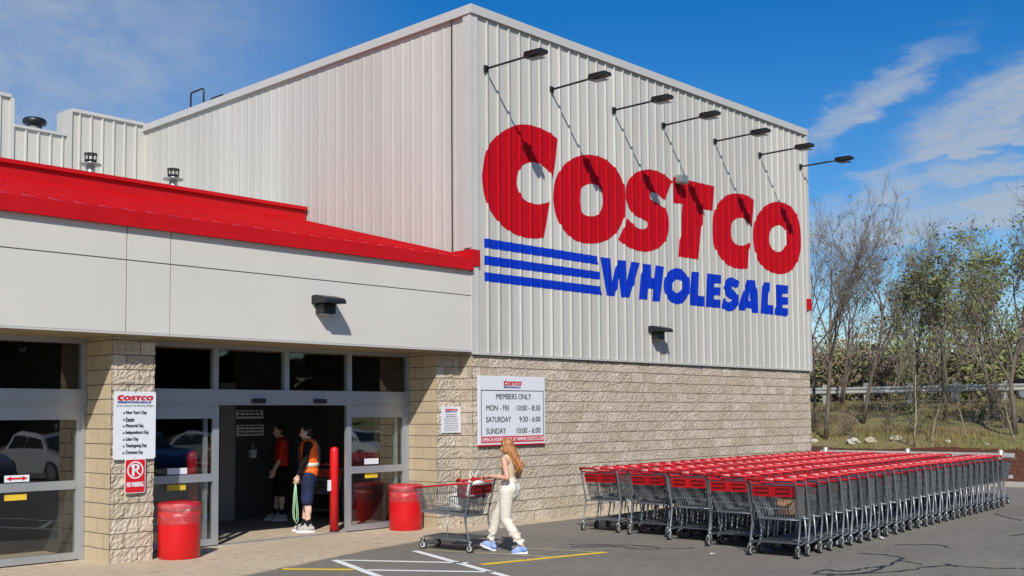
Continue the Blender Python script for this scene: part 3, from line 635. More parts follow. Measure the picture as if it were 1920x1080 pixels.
# ================================================================== ENTRANCE WING
EB = thing('entrance_building', 'low entrance wing with red metal roof, pale fascia and glass doors', 'building', (-5, 0, 0))
EB_off = Matrix.Translation((5, 0, 0))
def eb(mb, name, mats, parent=None, smooth=False):
    mb.xf(EB_off) if parent is None else None
    return mb.build(name, mats, parent or EB, smooth)
XL = -22.0; YD = 1.06; XD = -11.7      # left end of the wing, door plane, left jamb of the second doorway
def build_entrance():
    # fascia panels with open joints over a dark backing
    mb = MB(); mb.box(XL, -0.12, 0.012, 1.0, 3.13, 4.50); eb(mb, 'fascia_backing', M_groove)
    xs = [XL, -18.8, -15.6, -12.4, -9.4, -6.56, -5.92, -0.105]
    mb = MB(); g = 0.007
    for a, b in zip(xs, xs[1:]):
        mb.bbox(a+g, b-g, -0.022, 0.06, 3.085, 4.045-g, 0.004); mb.bbox(a+g, b-g, -0.022, 0.06, 4.045+g, 4.52, 0.004)
    eb(mb, 'fascia_panel', M_fascia)
    mb = MB(); mb.box(XL, -0.104, -0.028, 0.02, 3.055, 3.082); eb(mb, 'drip_edge', M_trim)
    mb = MB(); mb.box(XL, -0.11, 0.021, 1.25, 3.05, 3.12); eb(mb, 'soffit', M_soffit)
    # red metal roof
    s = (5.98-4.71)/4.85
    mb = MB()
    P = [(-0.06, 4.52), (-0.06, 4.705), (4.86, 5.985), (4.86, 5.90), (0.0, 4.52)]
    mb.prism([(p[0], p[1]) for p in P], 'x', XL, -0.16)
    k = 0
    while -0.3-k*0.335 > XL:
        x = -0.3-k*0.335
        mb.prism([(-0.075, 4.68), (-0.072, 4.735), (4.8, 5.998), (4.8, 5.97)], 'x', x-0.014, x+0.014); k += 1
    eb(mb, 'canopy_roof', M_redroof)
    mb = MB(); mb.box(XL, -0.13, -0.085, -0.062, 4.495, 4.70); mb.box(XL, -0.13, -0.098, -0.03, 4.488, 4.506); eb(mb, 'eave_trim', M_redroof)
    mb = MB(); mb.box(XL, -0.13, 4.83, 4.98, 5.94, 6.24); mb.box(XL, -0.128, 4.77, 5.02, 6.20, 6.27); eb(mb, 'roof_parapet', M_redroof)
    mb = MB(); mb.box(XL, SX-0.05, 4.98, DB-0.05, 5.6, 5.85); eb(mb, 'flat_roof', M_trim)
    # block pillars and the walls beside the doors
    for (x0, x1) in ((-6.585, -5.965), (-0.665, -0.1)):
        p = MB(); w = x1-x0
        block_face(p, w, 0.0, 3.05, lambda t, h, z: (x0+t, 0.3-h, z), 0.018, 3+x0)
        fr = eb(p, 'pillar', [M_block, M_mortar, M_blockB, M_blockC])
        q = MB(); block_face(q, YD-0.3, 0.0, 3.05, lambda t, h, z: (x0-h, YD-t, z), 0.0025, 5); q.xf(EB_off)
        if x0 < -3: block_face(q, YD-0.3, 0.0, 3.05, lambda t, h, z: (x1+h+5, 0.3+t, z), 0.0025, 6)
        q.build('pillar_side', [M_smooth, M_mortar], fr)
    p = MB(); block_face(p, XD-XL, 0.0, 3.05, lambda t, h, z: (XL+t, 0.3-h, z), 0.0125, 21); wl = eb(p, 'block_wall', [M_block, M_mortar, M_blockB, M_blockC])
    q = MB(); q.box(XL-0.02, XL, 0.0, 12, 0, 4.5); q.box(XD-0.06, XD, 0.31, YD+0.1, 0, 3.05); q.xf(EB_off); q.build('end_wall', M_smooth, wl)
    # vestibule
    mb = MB(); mb.box(XL, -0.12, 1.0, 9.5, -0.05, 0.012); eb(mb, 'vestibule_floor', M_apron)
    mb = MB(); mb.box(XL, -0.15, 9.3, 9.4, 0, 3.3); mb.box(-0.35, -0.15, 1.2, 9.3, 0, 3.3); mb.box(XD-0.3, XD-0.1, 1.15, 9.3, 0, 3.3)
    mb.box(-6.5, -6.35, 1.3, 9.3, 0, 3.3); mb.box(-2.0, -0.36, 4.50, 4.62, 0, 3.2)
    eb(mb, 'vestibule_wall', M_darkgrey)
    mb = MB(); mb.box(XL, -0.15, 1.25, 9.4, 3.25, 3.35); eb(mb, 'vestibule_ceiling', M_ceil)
    mb = MB(); mb.box(XL, -0.15, 1.12, 1.25, 2.98, 3.25); mb.box(XL, -6.57, 0.2, 0.25, 0, 0.001); eb(mb, 'door_lintel', M_soffit)
    mb = MB(); mb.box(-2.33, -2.0, 4.46, 4.6, 0, 2.6); eb(mb, 'inner_post', M_alu)
build_entrance()

def door_bays():
    y0, y1 = YD-0.05, YD+0.06
    # fixed frames: mullions, header, transom bars
    for (xa, xb, mull, tops) in ((-5.965, -0.64, (-4.56, -3.27, -2.0), (2.37, 2.995)), (XD, -6.595, (-10.6, -8.9, -7.72), (2.345, 2.98))):
        f = MB(); z1 = tops[1]
        f.box(xa, xb, y0+0.003, y1, tops[1], 3.06); f.box(xa, xb, y0-0.03, y1+0.03, 2.135, tops[0]); f.box(xa, xb, y0-0.036, y0-0.03, 2.148, 2.156)
        f.box(xb-0.065, xb, y0, y1-0.002, 0.012, tops[1]); f.box(xa, xa+0.065, y0, y1-0.002, 0.012, tops[1])
        ml = mull if xa > -7 else mull[:-1]
        for m in ml: f.box(m-0.045, m+0.045, y0+0.001, y1-0.001, tops[0], tops[1])
        fr = eb(f, 'door_frame', M_alu)
        es = [xa+0.065]+[v for m in ml for v in (m-0.045, m+0.045)]+[xb-0.065]
        for a, b in zip(es[::2], es[1::2]):
            p = MB(); p.box(a-0.01, b+0.01, YD-0.004, YD+0.004, tops[0]-0.01, tops[1]+0.01); eb(p, 'transom_window', M_glasstop)
    def leaf(xa, xb, dy=0.0, st=(0.10, 0.10)):
        ya, yb = YD-0.03+dy, YD+0.03+dy
        f = MB(); f.box(xa, xa+st[0], ya, yb, 0.03, 2.135); f.box(xb-st[1], xb, ya, yb, 0.03, 2.135)
        i0, i1 = xa+st[0], xb-st[1]
        f.box(i0, i1, ya, yb, 0.03, 0.125); f.box(i0, i1, ya, yb, 1.93, 2.135); f.box(i0, i1, ya-0.008, yb, 0.985, 1.10)
        d = eb(f, 'sliding_door', M_alu)
        for (za, zb) in ((0.125, 0.985), (1.10, 1.93)):
            p = MB(); p.box(i0-0.008, i1+0.008, YD+dy-0.004, YD+dy+0.004, za-0.008, zb+0.008); p.xf(EB_off); p.build('pane', M_glass, d)
        return d
    def sticker(d, x0, x1, z0, z1, m, dy=0.0, arrow=False):
        p = MB(); p.box(x0, x1, YD+dy-0.008, YD+dy-0.0045, z0, z1); p.xf(EB_off)
        if arrow:
            h = (z1-z0); zc = (z0+z1)/2; y = YD+dy-0.0095
            q = [(x0+.02, zc), (x0+.09, zc+.35*h), (x0+.09, zc+.14*h), (x1-.09, zc+.14*h), (x1-.09, zc+.35*h), (x1-.02, zc), (x1-.09, zc-.35*h), (x1-.09, zc-.14*h), (x0+.09, zc-.14*h), (x0+.09, zc-.35*h)]
            o = p.build('sticker', M_white, d); r = MB()
            r.add([(a+5, y, b) for a, b in q], [(0, 1, 9), (2, 3, 7, 8), (4, 5, 6)]); r.build('arrow', M_signred, d)
        else: p.build('sticker', m, d)
    dl = leaf(-5.90, -4.49); sticker(dl, -5.33, -5.01, 1.115, 1.205, M_white); sticker(dl, -5.33, -5.03, 0.88, 0.965, M_lineyellow)
    dr = leaf(-2.05, -0.705); sticker(dr, -1.65, -1.34, 1.13, 1.225, M_white); sticker(dr, -1.64, -1.36, 0.895, 0.98, M_lineyellow)
    leaf(-5.80, -4.63, 0.09, (0.06, 0.06)); leaf(-1.92, -0.85, 0.09, (0.06, 0.06))
    d3 = leaf(-8.9, -6.66, 0.0, (0.09, 0.055)); sticker(d3, -7.665, -7.34, 1.115, 1.205, M_signred, 0, True); sticker(d3, -7.66, -7.37, 0.875, 0.955, M_lineyellow)
    leaf(-11.63, -8.95)
    for x in (-3.835, -2.655):
        s = MB(); s.bbox(x-0.115, x+0.115, y0-0.09, y0-0.032, 2.165, 2.235, 0.012); eb(s, 'door_sensor', M_black)
    g = MB(); g.box(-4.49, -2.05, YD-0.04, YD+0.1, 0.013, 0.019); g.box(-4.49, -2.05, YD-0.02, YD-0.005, 0.019, 0.024); eb(g, 'door_threshold', M_alu)
door_bays()

# ================================================================== THINGS ON THE BUILDINGS
def sign_lamp():
    t = thing('sign_lamp', '', 'lamp')
    b = MB(); b.bbox(-0.045, 0.045, -0.055, -0.012, -0.06, 0.06, 0.01); b.build('bracket', M_black, t)
    a = MB(); a.tube([(0, -0.05, 0), (0, -0.6, 0.0), (0, -1.03, 0.0)], 0.021, 8); a.build('arm', M_black, t, True)
    h = MB()
    prof = [(-0.98, 0.04), (-1.04, 0.06), (-1.40, 0.05), (-1.43, 0.025), (-1.43, -0.025), (-1.02, -0.05), (-0.98, -0.03)]
    n = len(prof); vs = []
    for s in (-1, 1):
        for (y, z) in prof: vs.append((s*(0.055 if y > -1.0 else 0.095 if y > -1.35 else 0.085), y, z))
    h.add(vs, [tuple(range(n)), tuple(range(2*n-1, n-1, -1))]+[(i, i+n, (i+1) % n+n, (i+1) % n) for i in range(n)])
    ho = h.build('lamp_head', M_black, t); fix_normals(ho.data)
    l = MB(); l.box(-0.07, 0.07, -1.38, -1.08, -0.05, -0.036, 0, Matrix.Translation((0, 0, -0.004)) @ Matrix.Rotation(0.06, 4, 'X') @ Matrix.Translation((0, 0, 0.075)) @ Matrix.Translation((0, 0, -0.035)))
    l.build('lens', M_lens, ho)
    return t
proto = None
ords = ['first', 'second', 'third', 'fourth', 'fifth', 'sixth', 'seventh']
lamp_lab = ['black arm lamp over the sign nearest the building corner above the big letter C', 'second black arm lamp from the building corner, above the first letter O',
            'third black arm lamp from the building corner, above the letter S', 'middle one of the seven black arm lamps, above the letter T',
            'fifth black arm lamp from the building corner, above the smaller letter C', 'black arm lamp above the last letter O, next to the end one',
            'black arm lamp at the far right edge of the wall, against the sky']
for i, (x, z) in enumerate(zip((0.245, 2.036, 3.972, 5.705, 7.732, 9.702, 11.70), (8.173, 8.174, 8.16, 8.172, 8.185, 8.205, 8.24))):
    if proto is None: o = proto = sign_lamp()
    else: o = copy_tree(proto)
    o.location = (x, -RH*0.4, z); o.rotation_euler = (0, 0, random.Random(i).uniform(-.02, .02)); tag(o, lamp_lab[i], 'lamp', 'arm lamps lighting the wall sign')

def wall_pack(label, loc):
    t = thing('wall_light', label, 'lamp', loc, 0, 'hooded wall lights')
    v = MB(); v.prism([(0, 0.09), (-0.10, 0.10), (-0.33, 0.045), (-0.37, 0.0), (-0.37, -0.035), (-0.02, -0.025), (0, -0.03)], 'x', -0.19, 0.19)
    vo = v.build('hood', M_black, t); fix_normals(vo.data)
    b = MB(); b.bbox(-0.12, 0.12, -0.21, 0.0, -0.19, -0.028, 0.03); bo = b.build('housing', M_black, t)
    l = MB(); l.box(-0.09, 0.09, -0.18, -0.03, -0.2, -0.191); l.build('lens', M_hub, bo)
    return t
wall_pack('black hooded wall light on the pale fascia above the doors', (-3.37, -0.022, 3.70))
wall_pack('black hooded wall light low on the ribbed wall beneath the blue lettering', (5.27, -0.012, 3.70))

def flood():
    t = thing('flood_light', 'small grey box floodlight at the upper left corner of the letter T', 'lamp', (6.20, -0.045, 7.02))
    b = MB(); b.bbox(-0.13, 0.13, -0.20, -0.03, -0.05, 0.12, 0.02); b.build('housing', M_galv, t)
    b = MB(); b.box(-0.05, 0.05, -0.03, 0.02, -0.03, 0.08); b.build('bracket', M_black, t)
    b = MB(); b.box(-0.11, 0.11, -0.18, -0.04, -0.062, -0.051); b.build('lens', M_hub, t)
flood()

# roof things behind the red parapet
def flue(label, loc):
    t = thing('roof_flue', label, 'vent', loc, 0, 'metal flues behind the red parapet')
    p = MB(); p.lathe([(0.085, -1.2), (0.085, 0.52), (0.06, 0.56)], 16); p.build('pipe', M_galv, t, True)
    c = MB(); c.lathe([(0.06, 0.42), (0.20, 0.45), (0.205, 0.47), (0.06, 0.50)], 20); c.build('collar', M_galv, t)
    c = MB()
    for k in range(8):
        a = k*math.pi/4; c.tube([(0.1*math.cos(a), 0.1*math.sin(a), 0.52), (0.115*math.cos(a), 0.115*math.sin(a), 0.66)], 0.010, 5)
    c.lathe([(0.12, 0.655), (0.125, 0.675), (0.0, 0.70)], 16); c.lathe([(0.115, 0.53), (0.115, 0.55)], 16); c.build('cap', M_black, t)
flue('left one of the two metal flues behind the red parapet, before the stepped wall', (-3.945, 6.5, 6.35))
flue('right one of the two metal flues behind the red parapet, before the tall side wall', (-2.197, 6.5, 6.33))
def roof_vent():
    t = thing('roof_vent', 'dark round roof vent in the notch of the white parapet', 'vent', (-1.83, 14, 9.40))
    m = MB(); m.lathe([(0.18, -1.1), (0.18, 0.02)], 20); m.build('pipe', M_galv, t, True)
    m = MB(); m.lathe([(0.20, 0.0), (0.27, 0.01), (0.29, 0.05), (0.28, 0.12), (0.24, 0.155), (0.0, 0.17)], 24); m.build('cap', M_black, t, True)
roof_vent()
def roof_rail():
    t = thing('roof_ladder_rail', 'two dark bent ladder rails standing up behind the roof edge', 'ladder rail', (0.2, 9.3, 9.2))
    for (y0, y1, z) in ((0.64, 0.06, 0.60), (-0.25, -0.80, 0.27)):
        m = MB(); m.tube([(0, y0, -0.2), (0, y0, z-0.06), (0, y0-0.02, z-0.015), (0, y0-0.06, z), (0, y1+0.06, z), (0, y1+0.02, z-0.015), (0, y1, z-0.06), (0, y1, 0.05)], 0.022, 8)
        m.build('rail', M_black, t, True)
roof_rail()

# ------------------------------------------------------------------ notices
def plate(w, h, d, r=0.03, mi=0):
    poly = []
    for (cx, cz, a0) in ((w-r, h-r, 0), (r, h-r, 90), (r, r, 180), (w-r, r, 270)):
        for k in range(4): a = R(a0+k*30); poly.append((cx+r*math.cos(a), cz+r*math.sin(a)))
    m = MB(); m.prism(poly, 'y', 0, d, mi); return m
def hours_sign():
    t = thing('hours_sign', 'large white opening hours board with red foot strip on the block wall', 'sign', (0.0, -0.06, 1.43))
    w, h = 1.745, 1.22
    p = MB(); p.bbox(0, w, 0, 0.035, 0, h, 0.004); p.build('panel', M_white, t)
    f = MB(); fw = 0.013; y = -0.003
    for (a, b, c, d) in ((0.055, w-0.04, 0.955, 0.955+fw), (0.055, 0.055+fw, 0.15, 0.955), (w-0.04-fw, w-0.04, 0.15, 0.955)): f.box(a, b, y, -0.0005, c, d)
    f.build('border_line', M_ink, t)
    s = MB(); s.box(0.055, w-0.03, -0.004, -0.0005, 0.035, 0.145); s.build('foot_strip', M_signred, t)
    s = MB(); s.box(0, w, 0.001, 0.04, -0.022, -0.001); s.build('lower_edge', M_signred, t)
    A, B = emblem(0.63, 1.10, 1.005, 1.165, -0.003); A.build('emblem_name', M_inkred, t); B.build('emblem_strip', M_inkblue, t)
    L = MB()
    for (tx, a, b, c, d) in (('MEMBERS ONLY', 0.44, 1.36, 0.805, 0.905), ('MON - FRI', 0.185, 0.76, 0.60, 0.70), ('10:00 - 8:30', 0.97, 1.61, 0.60, 0.70),
                             ('SATURDAY', 0.18, 0.82, 0.395, 0.495), ('9:30 - 6:00', 1.04, 1.61, 0.395, 0.495), ('SUNDAY', 0.185, 0.685, 0.19, 0.29), ('10:00 - 6:00', 0.97, 1.61, 0.19, 0.29)):
        
        for dx, dy in ((-0.0022, 0), (0.0022, -0.0004)): q = text_mb(tx, a+dx, b+dx, c, d, 0, -0.003+dy); L.add(q.v, q.f)
    L.build('lettering', M_ink, t)
    S = MB()
    for dx, dy in ((-0.003, 0), (0.003, -0.0004)): q = text_mb('OPEN 24 HOURS A DAY AT WWW.COSTCO.COM', 0.075+dx, w-0.05+dx, 0.055, 0.125, 0, -0.0065+dy); S.add(q.v, q.f)
    S.build('strip_lettering', M_white, t)
hours_sign()
def small_notice():
    t = thing('wall_notice', 'small white printed notice on the block pillar right of the doors', 'sign', (-0.575, 0.27, 1.65))
    w, h = 0.455, 0.455
    p = MB(); p.bbox(0, w, 0, 0.015, 0, h, 0.004); p.build('panel', M_white, t)
    A, B = emblem(0.08, 0.375, 0.355, 0.435, -0.003); A.build('emblem_name', M_inkred, t); B.build('emblem_strip', M_inkblue, t)
    L = MB(); rng = random.Random(4)
    for k in range(10):
        z = 0.325-k*0.031; a = 0.06 if k > 1 else 0.1; x = a
        while x < w-a-0.02:
            b = min(x+rng.uniform(0.02, 0.07), w-a); L.box(x, b, -0.003, -0.0005, z-(0.014 if k < 2 else 0.010), z); x = b+0.012
    L.build('small_print', M_inkgrey, t)
small_notice()
def holiday_sign():
    t = thing('holiday_sign', 'white holiday closing notice with red and blue heading on the pillar', 'sign', (-6.575, 0.255, 1.39))
    w, h = 0.61, 0.915
    m = plate(w, h, 0.008, 0.03); o = m.build('panel', M_white, t); fix_normals(o.data)
    A, B = emblem(0.05, 0.565, 0.755, 0.885, -0.003); A.build('emblem_name', M_inkred, t); B.build('emblem_strip', M_inkblue, t)
    L = MB()
    q = text_mb('we are closed on the following holidays:', 0.035, 0.575, 0.70, 0.74, 0, -0.003); L.add(q.v, q.f)
    for k, (tx, b) in enumerate((("New Year's Day", 0.475), ('Easter', 0.30), ('Memorial Day', 0.43), ('Independence Day', 0.505), ('Labor Day', 0.355), ('Thanksgiving Day', 0.48), ('Christmas Day', 0.425))):
        z = 0.595-k*0.0895
        
        for dx, dy in ((-0.003, 0), (0.003, -0.0004)): q = text_mb(tx, 0.175+dx, b+dx, z, z+0.062, 0, -0.003+dy); L.add(q.v, q.f)
        L.lathe([(0.013, 0), (0.013, 0.001)], 8); n = 16
        L.v[-n:] = [(0.145+v[0], -0.003-v[2], z+0.028+v[1]) for v in L.v[-n:]]
    L.build('lettering', M_ink, t)
    for z in (0.90, 0.015):
        b = MB(); b.lathe([(0.010, -0.004), (0.006, 0.004)], 8); b.xf(Matrix.Translation((w/2, 0.0, z)) @ Matrix.Rotation(R(90), 4, 'X')); b.build('bolt', M_galv, t)
holiday_sign()
def parking_sign():
    t = thing('no_parking_sign', 'small red no parking plate fixed below the white holiday notice', 'sign', (-6.41, 0.248, 0.935))
    w, h = 0.30, 0.46
    o = plate(w, h, 0.006, 0.03).build('panel', M_white, t); fix_normals(o.data)
    q = plate(w-0.02, h-0.02, 0.002, 0.025); q.xf(Matrix.Translation((0.01, -0.0025, 0.01))); o = q.build('red_field', M_signred, t); fix_normals(o.data)
    S = MB(); cx, cz, r0, r1 = w/2, 0.31, 0.098, 0.118; vs = []; n = 32; y = -0.0045
    for k in range(n):
        a = 2*math.pi*k/n; vs += [(cx+r0*math.cos(a), y, cz+r0*math.sin(a)), (cx+r1*math.cos(a), y, cz+r1*math.sin(a))]
    S.add(vs, [(2*k, 2*k+1, (2*k+3) % (2*n), (2*k+2) % (2*n)) for k in range(n)])
    d = Vector((1, -1)).normalized()*0.105; e = Vector((1, 1)).normalized()*0.009
    S.add([(cx+a.x, y, cz+a.y) for a in (-d+e, d+e, d-e, -d-e)], [(0, 1, 2, 3)])
    S.build('ban_ring', M_white, t)
    S = MB()
    for i in range(5): q = text_mb('P', cx-0.049+i*.0035, cx+0.046+i*.0035, cz-0.08, cz+0.08, 0, -0.0055-i*.0003); S.add(q.v, q.f)
    S.build('letter', M_white, t)
    S = MB()
    for i in range(3): q = text_mb('NO PARKING', 0.028+i*.003, w-0.034+i*.003, 0.085, 0.15, 0, -0.0045-i*.0003); S.add(q.v, q.f)
    S.build('lettering', M_white, t)
parking_sign()

# ================================================================== BINS, BOLLARDS, CARTS
def bin_(label, loc, seed, bag=True):
    t = thing('rubbish_bin', label, 'bin', loc, 0, 'red bins beside the doors')
    b = MB(); b.lathe([(0.282, 0.0), (0.288, 0.01), (0.292, 0.30), (0.297, 0.60), (0.299, 0.70)], 40); b.build('body', M_bin, t, True)
    l = MB(); l.lathe([(0.2992, 0.7005), (0.3005, 0.78), (0.295, 0.805), (0.27, 0.82), (0.22, 0.825), (0.20, 0.80), (0.0, 0.79)], 40); l.build('lid', M_bin, t, True)
    if bag:
        rng = random.Random(seed); ph = [rng.uniform(0, 6.28) for _ in range(6)]
        def wob(j, a): return 1+0.018*math.sin(7*a+ph[0]+j)+0.014*math.sin(13*a+ph[1]-1.7*j)+0.010*math.sin(23*a+ph[2]+2.3*j)+(0.02 if j in (1, 4) else 0)
        g = MB(); g.lathe([(0.0, 0.845), (0.2, 0.845), (0.28, 0.835), (0.314, 0.80), (0.320, 0.74), (0.318, 0.66), (0.316, 0.58), (0.313, 0.52)], 72, 0, (0, 0, 0), wob)
        g.f = [f for f in g.f if len(f) == 4]; g.m = [0]*len(g.f); g.build('bin_liner', M_bagfilm, t, True)
    t.scale = (0.98, 0.98, 0.93); return t
bin_('red round bin with clear liner by the pillar with the notices', (-5.62, 0.20, 0.014), 1)
bin_('red round bin in front of the block wall behind the pushed cart', (-1.10, 0.62, 0.014), 2)
def bollard(label, loc, note=False):
    t = thing('bollard', label, 'bollard', loc, 0, 'red bollards inside the doors')
    b = MB(); b.lathe([(0.074, 0), (0.074, 1.35), (0.068, 1.385), (0.048, 1.415), (0.0, 1.43)], 28); b.build('sleeve', M_bollard, t, True)
    b = MB(); b.lathe([(0.08, 0), (0.08, 0.015), (0.075, 0.02)], 28); b.build('base_ring', M_black, t, True)
    if note:
        n = MB(); n.box(-0.16, -0.085, -0.03, -0.024, 0.69, 0.87); p = n.build('paper_note', M_white, t)
bollard('red bollard at the right side of the open doorway', (-2.10, 1.30, 0.012), True)
bollard('red bollard seen through the left door glass', (-4.78, 1.30, 0.012))

# --- shopping cart, x forward, origin on the ground between the rear wheels
def lerp(a, b, t): return a+(b-a)*t
def wheel_mesh():
    m = MB(); r = 0.063
    prof = [(r-0.012, -0.016), (r-0.002, -0.013), (r, 0), (r-0.002, 0.013), (r-0.012, 0.016)]
    m.lathe(prof, 16, 0); m.lathe([(0.040, -0.0175), (0.040, 0.0175)], 14, 1); m.lathe([(0.012, -0.022), (0.012, 0.022)], 8, 0)
    return m.xf(Matrix.Rotation(R(90), 4, 'X')).mesh('wheel', [M_rubber, M_hub], False)
CART = {}
def cart_meshes():
    RX0, RX1, RY0, RY1, RZ0, RZ1 = 0.0, 1.02, 0.295, 0.235, 0.985, 0.885   # rim
    BX0, BX1, BY0, BY1, BZ0, BZ1 = 0.13, 0.93, 0.235, 0.195, 0.50, 0.545   # floor
    w = 0.0042
    b = MB()
    for s in (-1, 1):
        top = lambda t: Vector((lerp(RX0, RX1, t), s*lerp(RY0, RY1, t), lerp(RZ0, RZ1, t)))
        bot = lambda t: Vector((lerp(BX0, BX1, t), s*lerp(BY0, BY1, t), lerp(BZ0, BZ1, t)))
        for i in range(29): t = i/28; b.tube([top(t), bot(t)], w, 4, 0, False)
        for k in (0.25, 0.5, 0.75): b.tube([top(0).lerp(bot(0), k), top(1).lerp(bot(1), k)], w*1.2, 4, 0, False)
        b.tube([bot(0), bot(1)], 0.007, 5, 0, False); b.tube([top(0), top(1)], 0.007, 5, 0, False)
        # solid lower side band
        p = [bot(0)+Vector((0, s*.004, 0)), bot(1)+Vector((0, s*.004, 0)), bot(1).lerp(top(1), .1)+Vector((0, s*.004, 0)), bot(0).lerp(top(0), .1)+Vector((0, s*.004, 0))]
        b.add(p, [(0, 1, 2, 3)])
    for i in range(13):
        y = lerp(-1, 1, i/12)
        b.tube([(RX1, y*RY1, RZ1), (BX1, y*BY1, BZ1)], w, 4, 0, False)
        b.tube([(BX0, y*BY0, BZ0), (BX1, y*BY1, BZ1)], w, 4, 0, False)
    for k in (0, 0.3, 0.6, 1): b.tube([(lerp(RX1, BX1, k), -lerp(RY1, BY1, k), lerp(RZ1, BZ1, k)), (lerp(RX1, BX1, k), lerp(RY1, BY1, k), lerp(RZ1, BZ1, k))], 0.006 if k in (0, 1) else w, 5, 0, False)
    for i in range(8): x = lerp(BX0, BX1, i/7); yy = lerp(BY0, BY1, i/7); z = lerp(BZ0, BZ1, i/7)-0.005; b.tube([(x, -yy, z), (x, yy, z)], 0.005, 4, 0, False)
    CART['basket'] = b.mesh('basket', M_cart)
    # rear gate, hinged at the top: local origin on the hinge line
    def gate():
        g = MB(); L = 0.455
        for i in range(15): y = lerp(-0.27, 0.27, i/14); g.tube([(0, y, 0), (0.11, y*0.86, -L)], w, 4, 0, False)
        for k in (0.0, 0.22, 0.45, 0.7, 1.0): g.tube([(0.11*k, -0.27*(1-.14*k), -L*k), (0.11*k, 0.27*(1-.14*k), -L*k)], w*1.4, 4, 0, False)
        return g
    CART['rear_gate'] = gate().mesh('rear_gate', M_cart)
    s = MB()      # red folded child seat: panel with two framed openings
    for y0, y1 in ((-0.255, -0.015), (0.015, 0.255)):
        s.bbox(y0 and -0.03, -0.012, y0, y1, -0.19, -0.02, 0.006, 0) if False else s.box(-0.028, -0.010, y0, y1, -0.185, -0.02, 1)
        for (a, b_, c, d) in ((y0, y1, -0.04, -0.02), (y0, y1, -0.19, -0.165), (y0, y0+0.025, -0.165, -0.04), (y1-0.025, y1, -0.165, -0.04)):
            s.box(-0.040, -0.012, a, b_, c, d, 0)
        s.box(-0.044, -0.03, y0+0.045, y1-0.045, -0.115, -0.09, 0)
    s.box(-0.034, -0.012, -0.015, 0.015, -0.19, -0.02, 0)
    s.v = [(x, y, z*0.82-0.012) for (x, y, z) in s.v]
    CART['child_seat'] = s.mesh('child_seat', [M_cartred, M_cartredd])
    h = MB(); h.tube([(-0.075, -0.315, 1.045), (-0.075, 0.315, 1.045)], 0.0185, 10)
    for sy in (-1, 1): h.bbox(-0.095, -0.02, sy*0.305-0.014, sy*0.305+0.014, 1.015, 1.058, 0.010)
    h.tube([(-0.0795, -0.05, 1.0475), (-0.0795, 0.05, 1.0475)], 0.0172, 10, 1)  # short strip that carries the painted highlight
    CART['handle'] = h.mesh('handle', [M_cartred, M_cartglint], True)
    r = MB()
    for sy in (-1, 1):
        r.tube([(-0.01, sy*RY0, RZ0+0.004), (0.5, sy*(RY0+RY1)/2, (RZ0+RZ1)/2+0.006), (RX1, sy*RY1, RZ1+0.004)], 0.0125, 7)
    r.tube([(RX1+0.004, -RY1, RZ1+0.004), (RX1+0.004, RY1, RZ1+0.004)], 0.0125, 7)
    CART['rim'] = r.mesh('rim', M_cartred, True)
    f = MB()
    for sy in (-1, 1):
        f.tube([(-0.07, sy*0.305, 1.04), (-0.03, sy*0.308, 0.98), (0.02, sy*0.308, 0.78), (0.085, sy*0.305, 0.50), (0.080, sy*0.305, 0.42), (0.03, sy*0.305, 0.22), (0.0, sy*0.305, 0.135)], 0.0135, 7)
        f.tube([(0.0, sy*0.305, 0.15), (0.03, sy*0.30, 0.165), (0.86, sy*0.195, 0.185), (0.90, sy*0.19, 0.16)], 0.0125, 7)
        f.box(-0.02, 0.02, sy*0.305-0.018, sy*0.305+0.018, 0.11, 0.165)
        f.box(0.87, 0.93, sy*0.19-0.02, sy*0.19+0.02, 0.13, 0.165)
        for (x, yy) in ((0.0, 0.305), (0.90, 0.19)):
            for q in (-0.024, 0.024): f.box(x-0.016, x+0.016, sy*yy+q-0.003, sy*yy+q+0.003, 0.05, 0.135)
    f.tube([(0.085, -0.305, 0.50), (0.085, 0.305, 0.50)], 0.010, 6)
    f.tube([(0.88, -0.19, 0.18), (0.88, 0.19, 0.18)], 0.012, 6)
    CART['frame'] = f.mesh('frame', M_frame, True)
    u = MB()
    u.tube([(0.425, -0.228, 0.53), (0.43, -0.24, 0.34), (0.42, -0.25, 0.185), (0.42, 0.25, 0.185), (0.43, 0.24, 0.34), (0.425, 0.228, 0.53)], 0.0115, 6)
    CART['upright'] = u.mesh('upright', M_cartbright, True)
    t = MB()
    pl = [(0.06, 0.27), (0.84, 0.185), (0.84, -0.185), (0.06, -0.27)]
    t.prism(pl, 'z', 0.178, 0.186)
    for i in range(7): y = lerp(-1, 1, i/6); t.tube([(0.05, y*0.275, 0.196), (0.85, y*0.19, 0.2)], 0.005, 4)
    t.tube([(0.05, -0.28, 0.19), (0.05, 0.28, 0.19)], 0.009, 6)
    CART['tray'] = t.mesh('tray', M_carttray)
    CART['wheel'] = wheel_mesh()
cart_meshes()
def make_cart(gate_angle=0.0):
    t = thing('shopping_cart', '', 'cart')
    for n in ('frame', 'upright', 'tray', 'basket', 'rim', 'handle'): link(n, CART[n], t)
    g = link('rear_gate', CART['rear_gate'], t, (0.015, 0, 0.965)); g.rotation_euler = (0, -gate_angle, 0)
    s = link('child_seat', CART['child_seat'], t, (0.0, 0, 0.985)); s.rotation_euler = (0, R(-12), 0)
    for i, (x, y) in enumerate(((0, 0.305), (0, -0.305), (0.90, 0.19), (0.90, -0.19))):
        w = link('wheel', CART['wheel'], t, (x, y, 0.063)); w.rotation_euler = (0, 0, (0.25*(1 if y > 0 else -1)) if i > 1 else 0)
    return t
